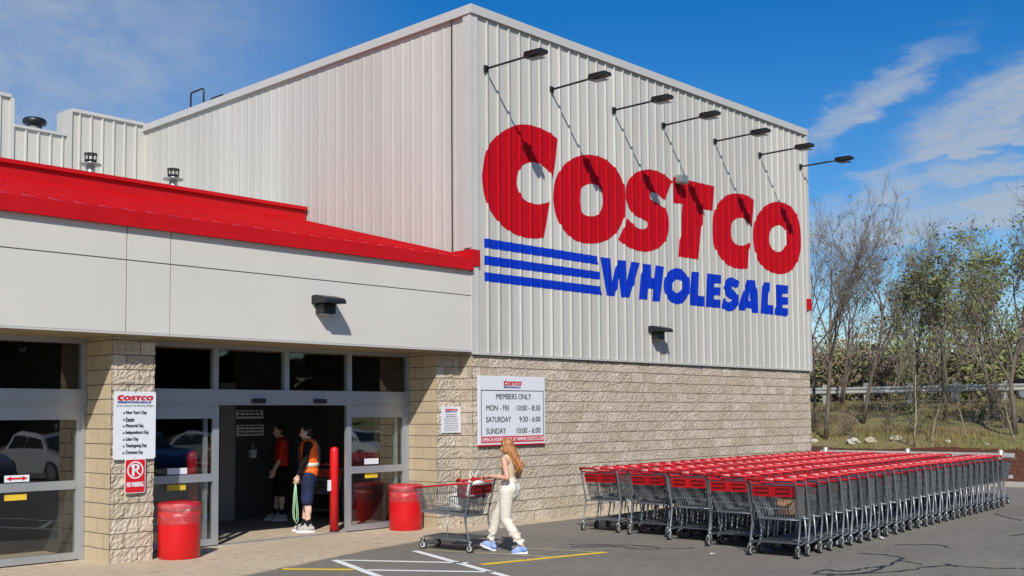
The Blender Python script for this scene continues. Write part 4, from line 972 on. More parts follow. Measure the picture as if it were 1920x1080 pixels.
NUM = ('first second third fourth fifth sixth seventh eighth ninth tenth eleventh twelfth thirteenth fourteenth fifteenth sixteenth seventeenth eighteenth nineteenth twentieth '
       'twenty-first twenty-second twenty-third twenty-fourth twenty-fifth twenty-sixth twenty-seventh twenty-eighth twenty-ninth thirtieth').split()
ROWN = ['row nearest the wall', 'second row from the wall', 'middle row', 'second row from the camera', 'front row nearest the camera']
def cart_rows():
    hang = make_cart(0.0); up = make_cart(R(68)); used = [False, False]
    rng = random.Random(8)
    ax = math.atan2(0.78, 9.3)
    rows = [((0.83, -2.08), 25, -2), ((0.80, -3.08), 26, 1), ((0.58, -4.02), 26, 1.5), ((0.27, -4.93), 27, 2.0), ((-0.26, -5.95), 28, 0)]
    for ri, ((x0, y0), n, dang) in enumerate(rows):
        a = ax+R(dang)*0.35
        for k in range(n):
            idx = 0 if k == 0 else 1; src = (hang, up)[idx]
            o = src if not used[idx] else copy_tree(src); used[idx] = True
            d = k*0.372+(rng.gauss(0, .014) if k else 0)
            o.location = (x0+math.cos(a)*d, y0+math.sin(a)*d+rng.uniform(-.008, .008), rng.uniform(0, .004)); o.rotation_euler = (0, 0, a+rng.gauss(0, .012)); o.scale = (1, 1.15, 1)
            if k == 0: lab = 'red handled cart at the entrance end of the '+ROWN[ri]
            elif k == n-1: lab = 'red handled cart at the far rail end of the '+ROWN[ri]
            else: lab = 'red handled nested cart, %s from the entrance end of the %s' % (NUM[k], ROWN[ri])
            tag(o, lab, 'cart', 'nested red handled carts beside the wall')
    return hang
cart0 = cart_rows()
WC = copy_tree(cart0)
WC.scale = (1, 1, 1); WC.location = (-2.30, -2.40, 0.0); WC.rotation_euler = (0, 0, R(102))
for _c in WC.children:
    if _c.name.startswith('child_seat'):
        _c.data = _c.data.copy(); _c.data.materials[0] = M_cartredd  # shade on this seat put into its colour as a darker red
tag(WC, 'grey wire cart with red rim pushed by the woman in cream trousers', 'cart', 'single carts'); 
IC = copy_tree(cart0); IC.scale = (1, 1, 1); IC.location = (-0.95, 3.0, 0.012); IC.rotation_euler = (0, 0, R(60))
tag(IC, 'grey cart standing in the dark entrance behind the man in the vest', 'cart', 'single carts')

def small_finds():
    t = thing('cardboard_box', 'brown cardboard box lying in the basket of the front row cart', 'box', (0.18, -5.98, 0.555), R(12))
    b = MB(); b.bbox(-0.13, 0.13, -0.15, 0.15, 0, 0.20, 0.006); b.build('box_body', M_box, t)
    for s in (-1, 1): f = MB(); f.box(-0.13, 0.13, s*0.15-(0.09 if s > 0 else 0), s*0.15+(0 if s > 0 else 0.09), 0.2005, 0.205, 0, Matrix.Translation((0, s*.15, .2)) @ Matrix.Rotation(s*0.35, 4, 'X') @ Matrix.Translation((0, -s*.15, -.2))); f.build('flap', M_box, t)
    rng = random.Random(31)
    for (x, y, s, lab) in ((2.75, -6.06, .11, 'white paper scrap on the asphalt beside the front row of carts'), (-0.6, -5.2, .05, 'tiny pale scrap on the asphalt before the carts')):
        m = MB(); n = 5; m.add([(s*(i/4-.5)*1.5, s*(j/4-.5), rng.uniform(.006, .03)) for j in range(n) for i in range(n)], [(j*n+i, j*n+i+1, (j+1)*n+i+1, (j+1)*n+i) for j in range(n-1) for i in range(n-1)])
        o = m.build('paper_scrap', M_white); o.location = (x, y, 0); o.rotation_euler = (0, 0, rng.uniform(0, 3)); tag(o, lab, 'litter', 'scraps on the asphalt')
small_finds()
def bag(label, loc, rz, seed, w=0.22, h=0.30):
    t = thing('shopping_bag', label, 'bag', loc, rz, 'bags in the pushed cart')
    rng = random.Random(seed); ph = [rng.uniform(0, 6) for _ in range(5)]
    b = MB(); b.lathe([(0.02, 0.0), (w*.55, 0.005), (w*.62, 0.08), (w*.60, 0.18), (w*.48, h*.85), (w*.25, h*.98), (w*.12, h)], 28, 0, (0, 0, 0), lambda j, a: 1+0.10*math.sin(3*a+ph[0]+j*.6)+0.07*math.sin(5*a+ph[1]-j)+0.04*math.sin(9*a+ph[2]+2*j))
    b.build('bag_body', M_bag, t, True)
    for s in (-1, 1):
        g = MB(); g.tube([(-0.06, s*0.02, h*.9), (-0.055, s*0.05, h+.07), (0, s*0.065, h+.12), (0.055, s*0.05, h+.07), (0.06, s*0.02, h*.9)], 0.010, 6); g.build('bag_handle', M_bag, t, True)
bag('white shopping bag in the child seat of the pushed cart', (-2.20, -2.16, 0.66), 0.4, 3, 0.26, 0.36)
bag('small cream shopping bag lying deeper in the pushed cart', (-2.38, -1.98, 0.56), 1.4, 7, 0.20, 0.26)
def cart_seat_open():
    # open red child seat loop of the pushed cart
    m = MB(); m.tube([(0.16, -0.2, 0.99), (0.27, -0.2, 1.04), (0.30, -0.19, 1.0), (0.30, 0.19, 1.0), (0.27, 0.2, 1.04), (0.16, 0.2, 0.99)], 0.018, 8)
    m.build('seat_bar', M_cartred, WC, True)
    m = MB(); m.box(0.04, 0.28, -0.2, 0.2, 0.77, 0.785); m.box(0.275, 0.285, -0.2, 0.2, 0.785, 0.95); m.build('seat_base', M_cartredd, WC)
cart_seat_open()

# corral rail at the far end of the rows
def corral():
    t = thing('corral_rail', 'pale metal rail on posts at the far end of the cart rows', 'rail', (12.6, -2.2, 0))
    b = MB(); b.bbox(-0.04, 0.04, -2.55, 2.25, 0.90, 1.0, 0.012); b.build('top_rail', M_rail, t)
    b = MB(); b.bbox(-0.03, 0.03, -2.5, 2.2, 0.42, 0.50, 0.012); b.build('lower_rail', M_rail, t)
    for y in (2.12, -0.05, -2.25):
        p = MB(); p.lathe([(0.055, 0), (0.055, 1.06), (0.03, 1.075)], 12, 0, (0, y, 0)); p.build('post', M_rail, t, True)
corral()

# ================================================================== VEHICLES
def car(label, loc, rz, paint, group, h=1.5):
    t = thing('parked_car', label, 'car', loc, rz, group)
    k = h/1.5
    body = [(-2.25, .35), (-2.30, .62), (-2.22, .90), (-1.95, .98), (0.85, 1.0), (1.75, .90), (2.22, .74), (2.30, .50), (2.22, .30), (1.86, .28), (1.80, .52), (1.62, .66), (1.40, .70), (1.18, .66), (1.0, .52), (.94, .27), (-.94, .27), (-1.0, .52), (-1.18, .66), (-1.4, .70), (-1.62, .66), (-1.80, .52), (-1.86, .29)]
    n = len(body); rows = [(-0.88, .97), (-0.91, 1.0), (-0.80, 1.0), (0.80, 1.0), (0.91, 1.0), (0.88, .97)]
    rows = [(-0.90, 1.0), (-0.84, 1.01), (0.84, 1.01), (0.90, 1.0)]
    b = MB(); vs = []
    for (y, s) in rows: vs += [(x, y, z*k*s) for (x, z) in body]
    fs = [tuple(range(n)), tuple(range(4*n-1, 3*n-1, -1))]
    for j in range(3): fs += [(j*n+i, (j+1)*n+i, (j+1)*n+(i+1) % n, j*n+(i+1) % n) for i in range(n)]
    b.add(vs, fs); o = b.build('body', paint, t); fix_normals(o.data)
    cab = [(-2.05, .96, .82), (-1.72, 1.40, .66), (-1.2, 1.49, .64), (0.15, 1.47, .64), (0.45, 1.40, .66), (1.05, .99, .80)]
    c = MB(); vs = [(x, s*y, z*k) for s in (-1, 1) for (x, z, y) in cab]; m = len(cab)
    c.add(vs, [tuple(range(m)), tuple(range(2*m-1, m-1, -1))]+[(i, i+m, (i+1) % m+m, (i+1) % m) for i in range(m)])
    co = c.build('cabin', paint, t); fix_normals(co.data)
    for s in (-1, 1):
        for (xa, xb, ta, tb) in ((-1.75, -0.75, -1.55, -0.75), (-0.68, 0.86, -0.68, 0.36)):
            g = MB(); g.add([(xa, s*0.815, 1.02*k), (xb, s*0.815, 1.02*k), (tb, s*0.675, 1.385*k), (ta, s*0.675, 1.385*k)], [(0, 1, 2, 3)]); g.xf(Matrix.Translation((0, s*0.012, 0))); g.build('window', M_carglass, co)
    g = MB(); g.add([(1.06, -0.74, 1.02*k), (1.06, 0.74, 1.02*k), (0.48, 0.60, 1.40*k), (0.48, -0.60, 1.40*k)], [(0, 1, 2, 3)]); g.xf(Matrix.Translation((0.02, 0, 0.012))); g.build('windscreen', M_carglass, co)
    g = MB(); g.add([(-2.04, -0.74, 1.02*k), (-2.04, 0.74, 1.02*k), (-1.74, 0.60, 1.38*k), (-1.74, -0.60, 1.38*k)], [(0, 1, 2, 3)]); g.xf(Matrix.Translation((-0.02, 0, 0.012))); g.build('rear_window', M_carglass, co)
    for x in (-1.4, 1.4):
        for y in (-0.82, 0.82):
            w = MB(); w.lathe([(0.27, -0.10), (0.33, -0.085), (0.33, 0.085), (0.27, 0.10)], 20); w.lathe([(0.22, -0.102), (0.22, 0.102)], 14, 1)
            w.xf(Matrix.Translation((x, y, 0.33)) @ Matrix.Rotation(R(90), 4, 'X')); w.build('wheel', [M_rubber, M_carsilver], t)
    for s in (-1, 1):
        l = MB(); l.bbox(2.14, 2.285, s*0.70-0.17, s*0.70+0.17, .60*k, .73*k, 0.03); l.build('headlight', M_headlight, t)
        l = MB(); l.bbox(-2.30, -2.18, s*0.70-0.16, s*0.70+0.16, .70*k, .86*k, 0.03); l.build('tail_light', M_taillight, t)
    return t
car('dark car standing beyond the guard rail among the shrubs', (36.3, 1.2, 2.42), R(98), M_carblack, None)
refl = [(-1.2, -18.6, 92, M_carsilver, 'silver car parked across the lane, seen mirrored in the leftmost door'), (1.9, -18.4, 88, M_carwhite, 'white car parked across the lane, seen mirrored in the left doors'),
        (4.8, -18.7, 91, M_carblue, 'blue car parked across the lane, seen mirrored in the glass beside the red bin'), (7.8, -18.5, 90, M_carsilver, 'silver car parked across the lane, seen mirrored beside the pillar'),
        (10.9, -18.8, 90, M_carblack, 'dark car parked across the lane, between the silver one and the white one'), (13.9, -18.5, 90, M_carwhite, 'white car parked across the lane, seen mirrored in the right door'), (16.9, -18.6, 90, M_carsilver, 'silver car parked across the lane at the right end of its row')]
for (x, y, a, p, lab) in refl: car(lab, (x, y, 0), R(a), p, 'cars parked across the lane')

# ================================================================== GUARD RAIL
def guard_rail():
    t = thing('guard_rail', 'pale steel guard rail along the top of the grassy bank', 'guard rail', (31, 5, 0))
    prof = [(0, 0.28), (-0.04, 0.25), (-0.04, 0.20), (0.0, 0.16), (0.0, 0.12), (-0.04, 0.08), (-0.04, 0.03), (0, 0.0), (0.012, 0.0), (-0.026, 0.035), (-0.026, 0.075), (0.012, 0.12), (0.012, 0.16), (-0.026, 0.205), (-0.026, 0.245), (0.012, 0.28)]
    y0, n = -38.0, 46
    m = MB(); np_ = len(prof); vs = []
    for i in range(n+1):
        y = y0+i*1.9; z = 0.46+height(31, y+5)*0.15+2.30*0.85+max(0, (y-4)*0.012)
        vs += [(-0.14+p[0], y, z+p[1]) for p in prof]
    m.add(vs, [(i*np_+j, (i+1)*np_+j, (i+1)*np_+(j+1) % np_, i*np_+(j+1) % np_) for i in range(n) for j in range(np_)])
    o = m.build('beam', M_rail, t); fix_normals(o.data)
    for i in range(n):
        y = y0+i*1.9+0.6; z = height(31, y+5)
        p = MB(); p.bbox(-0.11, 0.09, y-0.09, y+0.09, z-0.3, z+0.86+max(0, (y-4)*0.012), 0.01); p.build('post', M_rail, t)
guard_rail()

# ================================================================== TREES AND PLANTS
def rot_dir(d, ang, rng):
    a = d.orthogonal().normalized(); a.rotate(Quaternion(d, rng.uniform(0, 2*math.pi)))
    v = d.copy(); v.rotate(Quaternion(a, ang)); return v.normalized()
def grow(rng, TR, BR, tips, p, d, L, r, lev, maxlev, up, dens):
    n = max(3, int(5-lev)); pts = [p.copy()]; rs = [r]; q = p.copy(); dd = d.copy()
    for i in range(n):
        dd = (dd+Vector((rng.gauss(0, .13), rng.gauss(0, .13), rng.gauss(0, .10)+up*(0.5 if lev else .3)))*(0.55 if lev == 0 else 0.8)).normalized()
        q = q+dd*L/n; pts.append(q.copy()); rs.append(max(0.0035, r*(1-0.80*(i+1)/n)) if lev else r*(1-0.55*(i+1)/n))
    (TR if lev == 0 else BR).tube(pts, rs, (8, 5, 4, 3, 3)[min(lev, 4)], 0, lev == 0)
    if lev >= maxlev-1: tips.extend((pts[k], dd.copy()) for k in range(1, n+1))
    if lev >= maxlev: return
    nb = int(dens[lev]*rng.uniform(.85, 1.15)+0.5)
    for k in range(nb):
        t = (rng.uniform(0.35, 1.0) if k else 1.0) if lev == 0 else rng.uniform(0.18, 1.0); j = min(n-1, int(t*n)); f = t*n-j
        b = pts[j].lerp(pts[j+1], f); ax = (pts[j+1]-pts[j]).normalized()
        ang = rng.uniform(R(14), R(48)) if lev == 0 else rng.uniform(R(22), R(52))
        bd = rot_dir(ax, ang, rng); bd = (bd+Vector((0, 0, up*1.2))).normalized()
        bl = L*rng.uniform(.62, .98)*(1.15-.2*t) if lev == 0 else L*rng.uniform(.38, .62)*(1.1-0.45*t)
        grow(rng, TR, BR, tips, b, bd, bl, max(0.004, (r*(1-.55*t))*(rng.uniform(.55, .85) if lev == 0 else rng.uniform(.40, .60))), lev+1, maxlev, up, dens)
def leaf_cards(rng, tips, n, size, spread):
    m = MB()
    for k in range(n):
        p, d = rng.choice(tips); c = p+Vector((rng.gauss(0, spread), rng.gauss(0, spread), rng.gauss(0, spread)))
        a = Vector((rng.gauss(0, 1), rng.gauss(0, 1), rng.gauss(0, .8))).normalized(); b = a.orthogonal().normalized(); b.rotate(Quaternion(a, rng.uniform(0, 6.28)))
        s = size*rng.uniform(.6, 1.5)
        m.add([c-a*s, c+b*s*.45, c+a*s, c-b*s*.45], [(0, 1, 2, 3)])
    return m
def tree(label, x, y, h, seed, r=0.11, lean=(0, 0), dens=(13, 7, 5, 3), leaves=0, lmat=None, lsize=0.05, up=0.16, group='trees on the bank', maxlev=4, bark=None, stems=1, name='bare_tree', spread=0.08, zoff=0):
    rng = random.Random(seed); t = thing(name, label, 'tree', (x, y, height(x, y)-0.03+zoff), 0, group)
    TR, BR, tips = MB(), MB(), []
    for s in range(stems):
        d = Vector((lean[0]+rng.gauss(0, .13 if stems > 1 else .03), lean[1]+rng.gauss(0, .13 if stems > 1 else .03), 1)).normalized()
        r *= .82
        grow(rng, TR, BR, tips, Vector((rng.gauss(0, .12) if s else 0, rng.gauss(0, .12) if s else 0, 0)), d, h*.53*(1 if s == 0 else rng.uniform(.75, .98)), r*(1 if s == 0 else .75), 0, maxlev, up, dens)
    TR.build('trunk', bark or M_bark, t, True); BR.build('crown', M_twig, t)
    if leaves: leaf_cards(rng, tips, leaves, lsize, spread).build('leaves', lmat or M_leafB, t)
    return t
def shrub(label, x, y, h, seed, lmat, n=700, group='shrubs on the bank', w=0.6, lsize=0.05, nst=14, name='shrub'):
    rng = random.Random(seed); t = thing(name, label, 'shrub', (x, y, height(x, y)-0.02), 0, group)
    S = MB(); tips = []
    for k in range(nst):
        a = rng.uniform(0, 6.28); rr = w*rng.uniform(.2, 1); p = [Vector((0.1*math.cos(a), 0.1*math.sin(a), 0))]
        for i in range(1, 5):
            q = Vector((rr*math.cos(a)*i/4+rng.gauss(0, .05), rr*math.sin(a)*i/4+rng.gauss(0, .05), h*rng.uniform(.75, 1.05)*i/4)); p.append(q); tips.append((q, q))
        S.tube(p, [0.014, .011, .008, .006, .003], 3, 0, False)
        for j in range(3):
            b = p[rng.randint(1, 4)]; e = b+Vector((rng.gauss(0, .2), rng.gauss(0, .2), rng.uniform(.05, .3)*h)); S.tube([b, e], [.006, .003], 3, 0, False); tips.append((e, e))
    S.build('stems', M_twig, t)
    if n: leaf_cards(rng, tips, n, lsize, 0.12*max(1, h)).build('leaves', lmat, t)
def vegetation():
    T = tree
    T('bare grey tree rising directly behind the right edge of the building', 20.0, 3.75, 8.6, 11, 0.10, (0.02, -0.05), (9, 9, 6, 4), 90, M_leafB, .07)
    T('bare tree half hidden behind the right edge of the building', 22.5, 5.35, 7.6, 41, 0.09, (0.0, -0.03), (8, 8, 5, 4), 60, M_leafB, .06)
    T('bare tree leaning right, second from the building edge', 24.0, 4.35, 8.1, 12, 0.10, (0.03, -0.22), (8, 8, 5, 4), 60, M_leafB, .07)
    T('slender bare tree with upright twigs left of the leafy one', 27.0, 3.7, 6.9, 13, 0.085, (0, -.02), (7, 8, 5, 4), 250, M_leafB, .05)
    T('thin pale young trunk standing alone in the grass at middle', 18.9, 0.30, 4.2, 14, 0.045, (0, 0), (5, 5, 3), 60, M_leafB, .04, maxlev=3, bark=M_barkpale)
    T('leafy olive tree with dark trunk at the right, tallest with leaves', 21.5, -1.75, 7.6, 15, 0.11, (0.0, 0.05), (8, 8, 6, 3), 2200, M_leafA, .062, name='leafy_tree', spread=.10)
    T('bare dark tree cut by the right edge of the view', 22.0, -3.6, 8.4, 16, 0.11, (0, 0.06), (8, 8, 6, 3), 200, M_leafB, .05)
    T('broad olive leaved tree behind the lone thin trunk', 25.0, 1.75, 6.6, 17, 0.09, (0, 0.0), (7, 8, 6, 3), 4200, M_leafA, .062, stems=2, name='leafy_tree', spread=.12)
    T('yellow green tree between the two olive ones, farther back', 28.0, 1.2, 6.8, 18, 0.09, (0, 0), (7, 8, 6, 4), 3600, M_leafB, .062, stems=2, name='leafy_tree', spread=.12)
    T('bare many stemmed tree far behind the building edge', 30.0, 8.2, 6.8, 19, 0.09, (0, 0), (7, 8, 5, 3), 80, M_leafC, .06, stems=2)
    T('bare low tree beyond the guard rail left of the thin trunk', 33.0, 7.4, 5.6, 20, 0.08, (0, 0), (7, 8, 5, 3), 500, M_leafC, .06, stems=2)
    T('bare tree beyond the guard rail right of the leaning one', 34.0, 5.2, 5.8, 31, 0.08, (0, 0), (7, 8, 5, 3), 500, M_leafC, .06, stems=2)
    T('olive leaved tree beyond the guard rail at the far right', 35.0, -1.2, 6.6, 21, 0.09, (0, 0), (7, 8, 6, 4), 3400, M_leafA, .066, stems=2, name='leafy_tree', spread=.13)
    T('thin pale sapling next to the lone young trunk', 19.5, -0.02, 2.1, 22, 0.03, (0, 0), (5, 3), 10, M_leafB, .04, maxlev=2, bark=M_barkpale, group='saplings in the grass')
    T('leaning pale sapling left of the dark leafy trunk', 20.3, -0.75, 2.2, 23, 0.03, (0, .30), (4, 3), 8, M_leafB, .04, maxlev=2, bark=M_barkpale, group='saplings in the grass')
    T('pale sapling right of the dark leafy trunk', 20.0, -2.25, 2.2, 24, 0.03, (0, .05), (5, 3), 10, M_leafB, .04, maxlev=2, bark=M_barkpale, group='saplings in the grass')
    sh = [(20.5, 3.2, .9, M_leafC, 'low brown shrub on the bank close to the building edge'), (22.3, 2.6, 1.1, M_leafC, 'brown twiggy shrub under the leaning bare tree'), (21.2, 1.15, .8, M_leafB, 'small yellow green shrub left of the thin trunk'),
          (24.2, 0.2, 1.0, M_leafC, 'brown shrub right of the thin trunk, mid bank'), (23.0, -1.0, .9, M_leafC, 'brown shrub left of the dark leafy trunk'), (22.6, -2.6, 1.0, M_leafC, 'brown shrub at the right edge of the bank'), (26.5, 3.4, 1.2, M_leafB, 'yellow green shrub just below the guard rail, middle'), (27.5, 0.9, 1.1, M_leafC, 'brown shrub just below the guard rail, right')]
    for i, (x, y, h, m, lab) in enumerate(sh): shrub(lab, x, y, h, 60+i, m, 260, lsize=.04)
    # the far wood beyond the rail reads as one mass
    rng = random.Random(77); S = MB(); groups = [MB(), MB(), MB()]
    for k in range(430):
        x = 37+rng.random()**1.3*33; y = rng.uniform(-8, 32)+(x-37)*0.30
        if x < 39 and -1.5 < y < 3.8: x += 3
        h = rng.choice((1, 1, 1, 1.35))*rng.uniform(1.3, 3.5)*(1 if x < 50 else 1.45)*(1.1 if y < 6+(x-37)*.3 else .9); w = rng.uniform(.8, 1.8); z0 = height(x, y)
        kind = rng.choice((0, 0, 0, 0, 1, 1)) if y < 9 else rng.choice((0, 1, 1))
        for j in range(9):
            a = rng.uniform(0, 6.28); e = Vector((x+w*rng.random()*math.cos(a), y+w*rng.random()*math.sin(a), z0+h*rng.uniform(.6, 1.15)))
            S.tube([(x, y, z0), (x+(e.x-x)*.4, y+(e.y-y)*.4, z0+(e.z-z0)*.55), e], [.03, .02, .006], 3, 0, False)
        nl = 190 if x < 52 else 150
        for j in range(nl):
            a = rng.uniform(0, 6.28); rr = w*math.sqrt(rng.random()); hz = rng.random()**.8
            c = Vector((x+rr*math.cos(a)*(1.15-.5*hz), y+rr*math.sin(a)*(1.15-.5*hz), z0+h*hz))
            u = Vector((rng.gauss(0, 1), rng.gauss(0, 1), rng.gauss(0, 1))).normalized(); v = u.orthogonal().normalized(); s = rng.uniform(.08, .19)
            groups[kind].add([c-u*s, c+v*s*.5, c+u*s, c-v*s*.5], [(0, 1, 2, 3)])
    A = MB()
    A.add(S.v, S.f, 0)
    for i, g in enumerate(groups): A.add(g.v, g.f, i+1)
    tag(A.build('far_woodland', [M_twig, M_leafA, M_leafC, M_leafD]), 'tangle of brown and olive scrub beyond the guard rail', kind='stuff')
    # trees across the car park, which the door glass mirrors
    for i in range(13):
        x = -10+i*4.6+rng.uniform(-.8, .8); y = -44+rng.uniform(-3, 3); h = rng.uniform(12, 16)
        t = thing('evergreen_tree', 'dark evergreen across the car park, mirrored as the dark mass in the upper glass', 'tree', (x, y, 0), 0, 'evergreens mirrored in the upper glass')
        m = MB(); m.tube([(0, 0, 0), (0.05, 0.02, h*.5), (0, 0, h*.97)], [.22, .14, .02], 8); m.build('trunk', M_bark, t, True)
        lc = MB()
        for k in range(4200):
            f = rng.random()**.75; rr = 3.4*(1-f*.93)*math.sqrt(rng.random())*(1+.22*math.sin(f*40)); a = rng.uniform(0, 6.28)
            c = Vector((rr*math.cos(a), rr*math.sin(a), .4+f*(h-.5))); u = Vector((math.cos(a), math.sin(a), rng.uniform(-.7, .1))).normalized(); v = u.orthogonal().normalized(); v.rotate(Quaternion(u, rng.uniform(0, 6.28))); s = rng.uniform(.4, .85)
            lc.add([c-u*s, c+v*s*.4, c+u*s, c-v*s*.4], [(0, 1, 2, 3)])
        lc.build('crown', M_leafD, t)
    # grass
    rng = random.Random(9); G = MB()
    for k in range(52000):
        x = 18.6+rng.random()**1.6*13; y = rng.uniform(-9, 14)
        dn = noise.noise(Vector((x*.45, y*.45, 7)))
        if rng.random() > 0.62+dn*1.1 - (0.25 if x > 21.5 and x < 27 else 0): continue
        z = height(x, y); hh = rng.uniform(.05, .17)*(1+.8*dn); a = rng.uniform(0, 3.14); w = .012
        dx, dy = math.cos(a)*w, math.sin(a)*w; lx, ly = rng.gauss(0, .05), rng.gauss(0, .05)
        dry = rng.random() < (0.62 if 21.3 < x < 28.5 else 0.18)
        if dry: hh *= 1.9
        G.add([(x-dx, y-dy, z-.01), (x+dx, y+dy, z-.01), (x+lx, y+ly, z+hh)], [(0, 1, 2)], 1 if dry else 0)
    tag(G.build('grass', [M_grass, M_drygrass]), 'short green and dry grass on the bank', kind='stuff')
vegetation()
def rocks():
    for i, (x, y, s, lab) in enumerate(((19.4, 2.49, .22, 'white boulder on the grass edge, nearest the building'), (19.6, 2.0, .20, 'flat pale rock beside the white boulder'), (19.9, 1.33, .21, 'upright pale rock in the grass, right of the flat one'), (19.3, -0.58, .10, 'small white stone on the grass edge by the thin saplings'), (19.2, -1.75, .07, 'tiny pale stone below the dark leafy trunk'), (19.5, 3.9, .12, 'pale stone at the foot of the building corner'))):
        rng = random.Random(40+i); bm = bmesh.new(); s *= .78; bmesh.ops.create_icosphere(bm, subdivisions=3, radius=s)
        for v in bm.verts:
            n = noise.noise(v.co*6/s*.25+Vector((i*7, 0, 0)))+.5*noise.noise(v.co*14/s*.25+Vector((i*3, 5, 0)))
            v.co *= 1+.38*n; v.co.z *= .72
            v.co.y *= 1.15
        me = bpy.data.meshes.new('rock'); bm.to_mesh(me); bm.free(); me.materials.append(M_rocktan if i in (1, 2) else M_rock)
        tag(link('rock', me, None, (x, y, height(x, y)+s*.4)), lab, 'rock', 'pale rocks on the bank')
rocks()

# ================================================================== PEOPLE
def capsule(mb, a, b, ra, rb, flat=1.0, fdir=None, n=14, m=5):
    """closed tapered capsule; flat squeezes it along fdir"""
    a, b = Vector(a), Vector(b); d = b-a
    if d.length < 1e-6: d = Vector((0, 0, 1e-4)); b = a+d
    d.normalize()
    u = Vector(fdir) if fdir else d.orthogonal()
    u = (u-d*u.dot(d)).normalized(); v = d.cross(u)
    rings = []
    for i in range(m+1): t = -math.pi/2+math.pi/2*i/m; rings.append((a+d*ra*math.sin(t), ra*math.cos(t)))
    for i in range(m+1): t = math.pi/2*i/m; rings.append((b+d*rb*math.sin(t), rb*math.cos(t)))
    rings = rings[1:-1]; vs = []
    for (c, r) in rings:
        for k in range(n): t = 2*math.pi*k/n; vs.append(c+(u*math.cos(t)*flat+v*math.sin(t))*r)
    k0 = len(vs); vs += [a-d*ra, b+d*rb]; fs = []; nr = len(rings)
    for i in range(nr-1):
        for k in range(n): k2 = (k+1) % n; fs.append((i*n+k, i*n+k2, (i+1)*n+k2, (i+1)*n+k))
    for k in range(n): k2 = (k+1) % n; fs.append((k2, k, k0)); fs.append(((nr-1)*n+k, (nr-1)*n+k2, k0+1))
    mb.add(vs, fs)
def ell(mb, c, r): 
    bm = bmesh.new(); bmesh.ops.create_uvsphere(bm, u_segments=20, v_segments=14, radius=1); bm.verts.index_update()
    mb.add([(c[0]+v.co.x*r[0], c[1]+v.co.y*r[1], c[2]+v.co.z*r[2]) for v in bm.verts], [tuple(v.index for v in f.verts) for f in bm.faces]); bm.free()
def blend(mb, name, m, parent, voxel=0.007, smooth=4):
    o = bpy.data.objects.new(name, mb.mesh(name, m, True)); COL.objects.link(o)
    md = o.modifiers.new('r', 'REMESH'); md.mode = 'VOXEL'; md.voxel_size = voxel; md.use_smooth_shade = True
    sm_ = o.modifiers.new('s', 'SMOOTH'); sm_.factor = 0.5; sm_.iterations = smooth
    me = eval_mesh(o); bpy.data.objects.remove(o)
    me.name = name
    if not me.materials: me.materials.append(m)
    me.polygons.foreach_set('use_smooth', [True]*len(me.polygons))
    return link(name, me, parent)
def head(mb, c, s=1.0, pitch=0.0):
    """head facing +x with skull, jaw, nose, lips, brow and ears, c = centre"""
    h = MB()
    ell(h, (-0.008, 0, 0.025), (0.094, 0.074, 0.088)); ell(h, (0.022, 0, -0.035), (0.066, 0.056, 0.072)); ell(h, (0.050, 0, -0.088), (0.030, 0.030, 0.022))
    capsule(h, (0.084, 0, 0.012), (0.104, 0, -0.026), 0.009, 0.014); capsule(h, (0.078, -.03, 0.022), (0.078, .03, 0.022), 0.013, 0.013)
    capsule(h, (0.078, -.017, -0.060), (0.078, .017, -0.060), 0.010, 0.010); capsule(h, (0.074, -.015, -0.072), (0.074, .015, -0.072), 0.010, 0.010)
    for sgn in (-1, 1): ell(h, (-0.012, sgn*0.076, -0.008), (0.020, 0.010, 0.032)); ell(h, (0.052, sgn*0.042, -0.028), (0.026, 0.022, 0.028))
    h.xf(Matrix.Translation(c) @ Matrix.Rotation(pitch, 4, 'Y') @ Matrix.Scale(s, 4)); mb.add(h.v, h.f)
def face(parent, c, s=1.0, lips=True):
    e = MB()
    for sgn in (-1, 1): ell(e, (c[0]+0.078*s, c[1]+sgn*0.032*s, c[2]+0.004*s), (0.010*s, 0.012*s, 0.008*s))
    e.build('eyes', M_eye, parent, True)
    if lips:
        l = MB(); ell(l, (c[0]+0.087*s, c[1], c[2]-0.065*s), (0.006*s, 0.022*s, 0.007*s)); l.build('mouth', M_lip, parent, True)
def grip_hand(mb, w, k, c, side):
    """hand from wrist w with knuckles at k closing round a bar along y through c"""
    w, k, c = Vector(w), Vector(k), Vector(c); y0 = k.y
    capsule(mb, w, k-Vector((.012, 0, 0)), 0.026, 0.036, 0.42, (0, 0, 1))
    for j, off in enumerate((-0.030, -0.010, 0.010, 0.029)):
        lr = (0.95, 1.05, 1.0, 0.85)[j if side > 0 else 3-j]
        P = [Vector((k.x-0.008, y0+off, k.z+0.004)), Vector((c.x+0.012, y0+off*1.02, c.z+0.028)), Vector((c.x+0.030*lr, y0+off*1.03, c.z+0.002)), Vector((c.x+0.016, y0+off*1.03, c.z-0.024*lr))]
        for a, b, ra, rb in zip(P, P[1:], (.0098, .0092, .0085), (.0092, .0085, .0078)): capsule(mb, a, b, ra, rb, n=8, m=3)
    t = [w+Vector((.018, -side*.022, -.004)), Vector((c.x-.026, y0-side*.046, c.z-.004)), Vector((c.x-.004, y0-side*.040, c.z-.026))]
    for a, b, ra, rb in zip(t, t[1:], (.0125, .0105), (.0105, .0088)): capsule(mb, a, b, ra, rb, n=8, m=3)
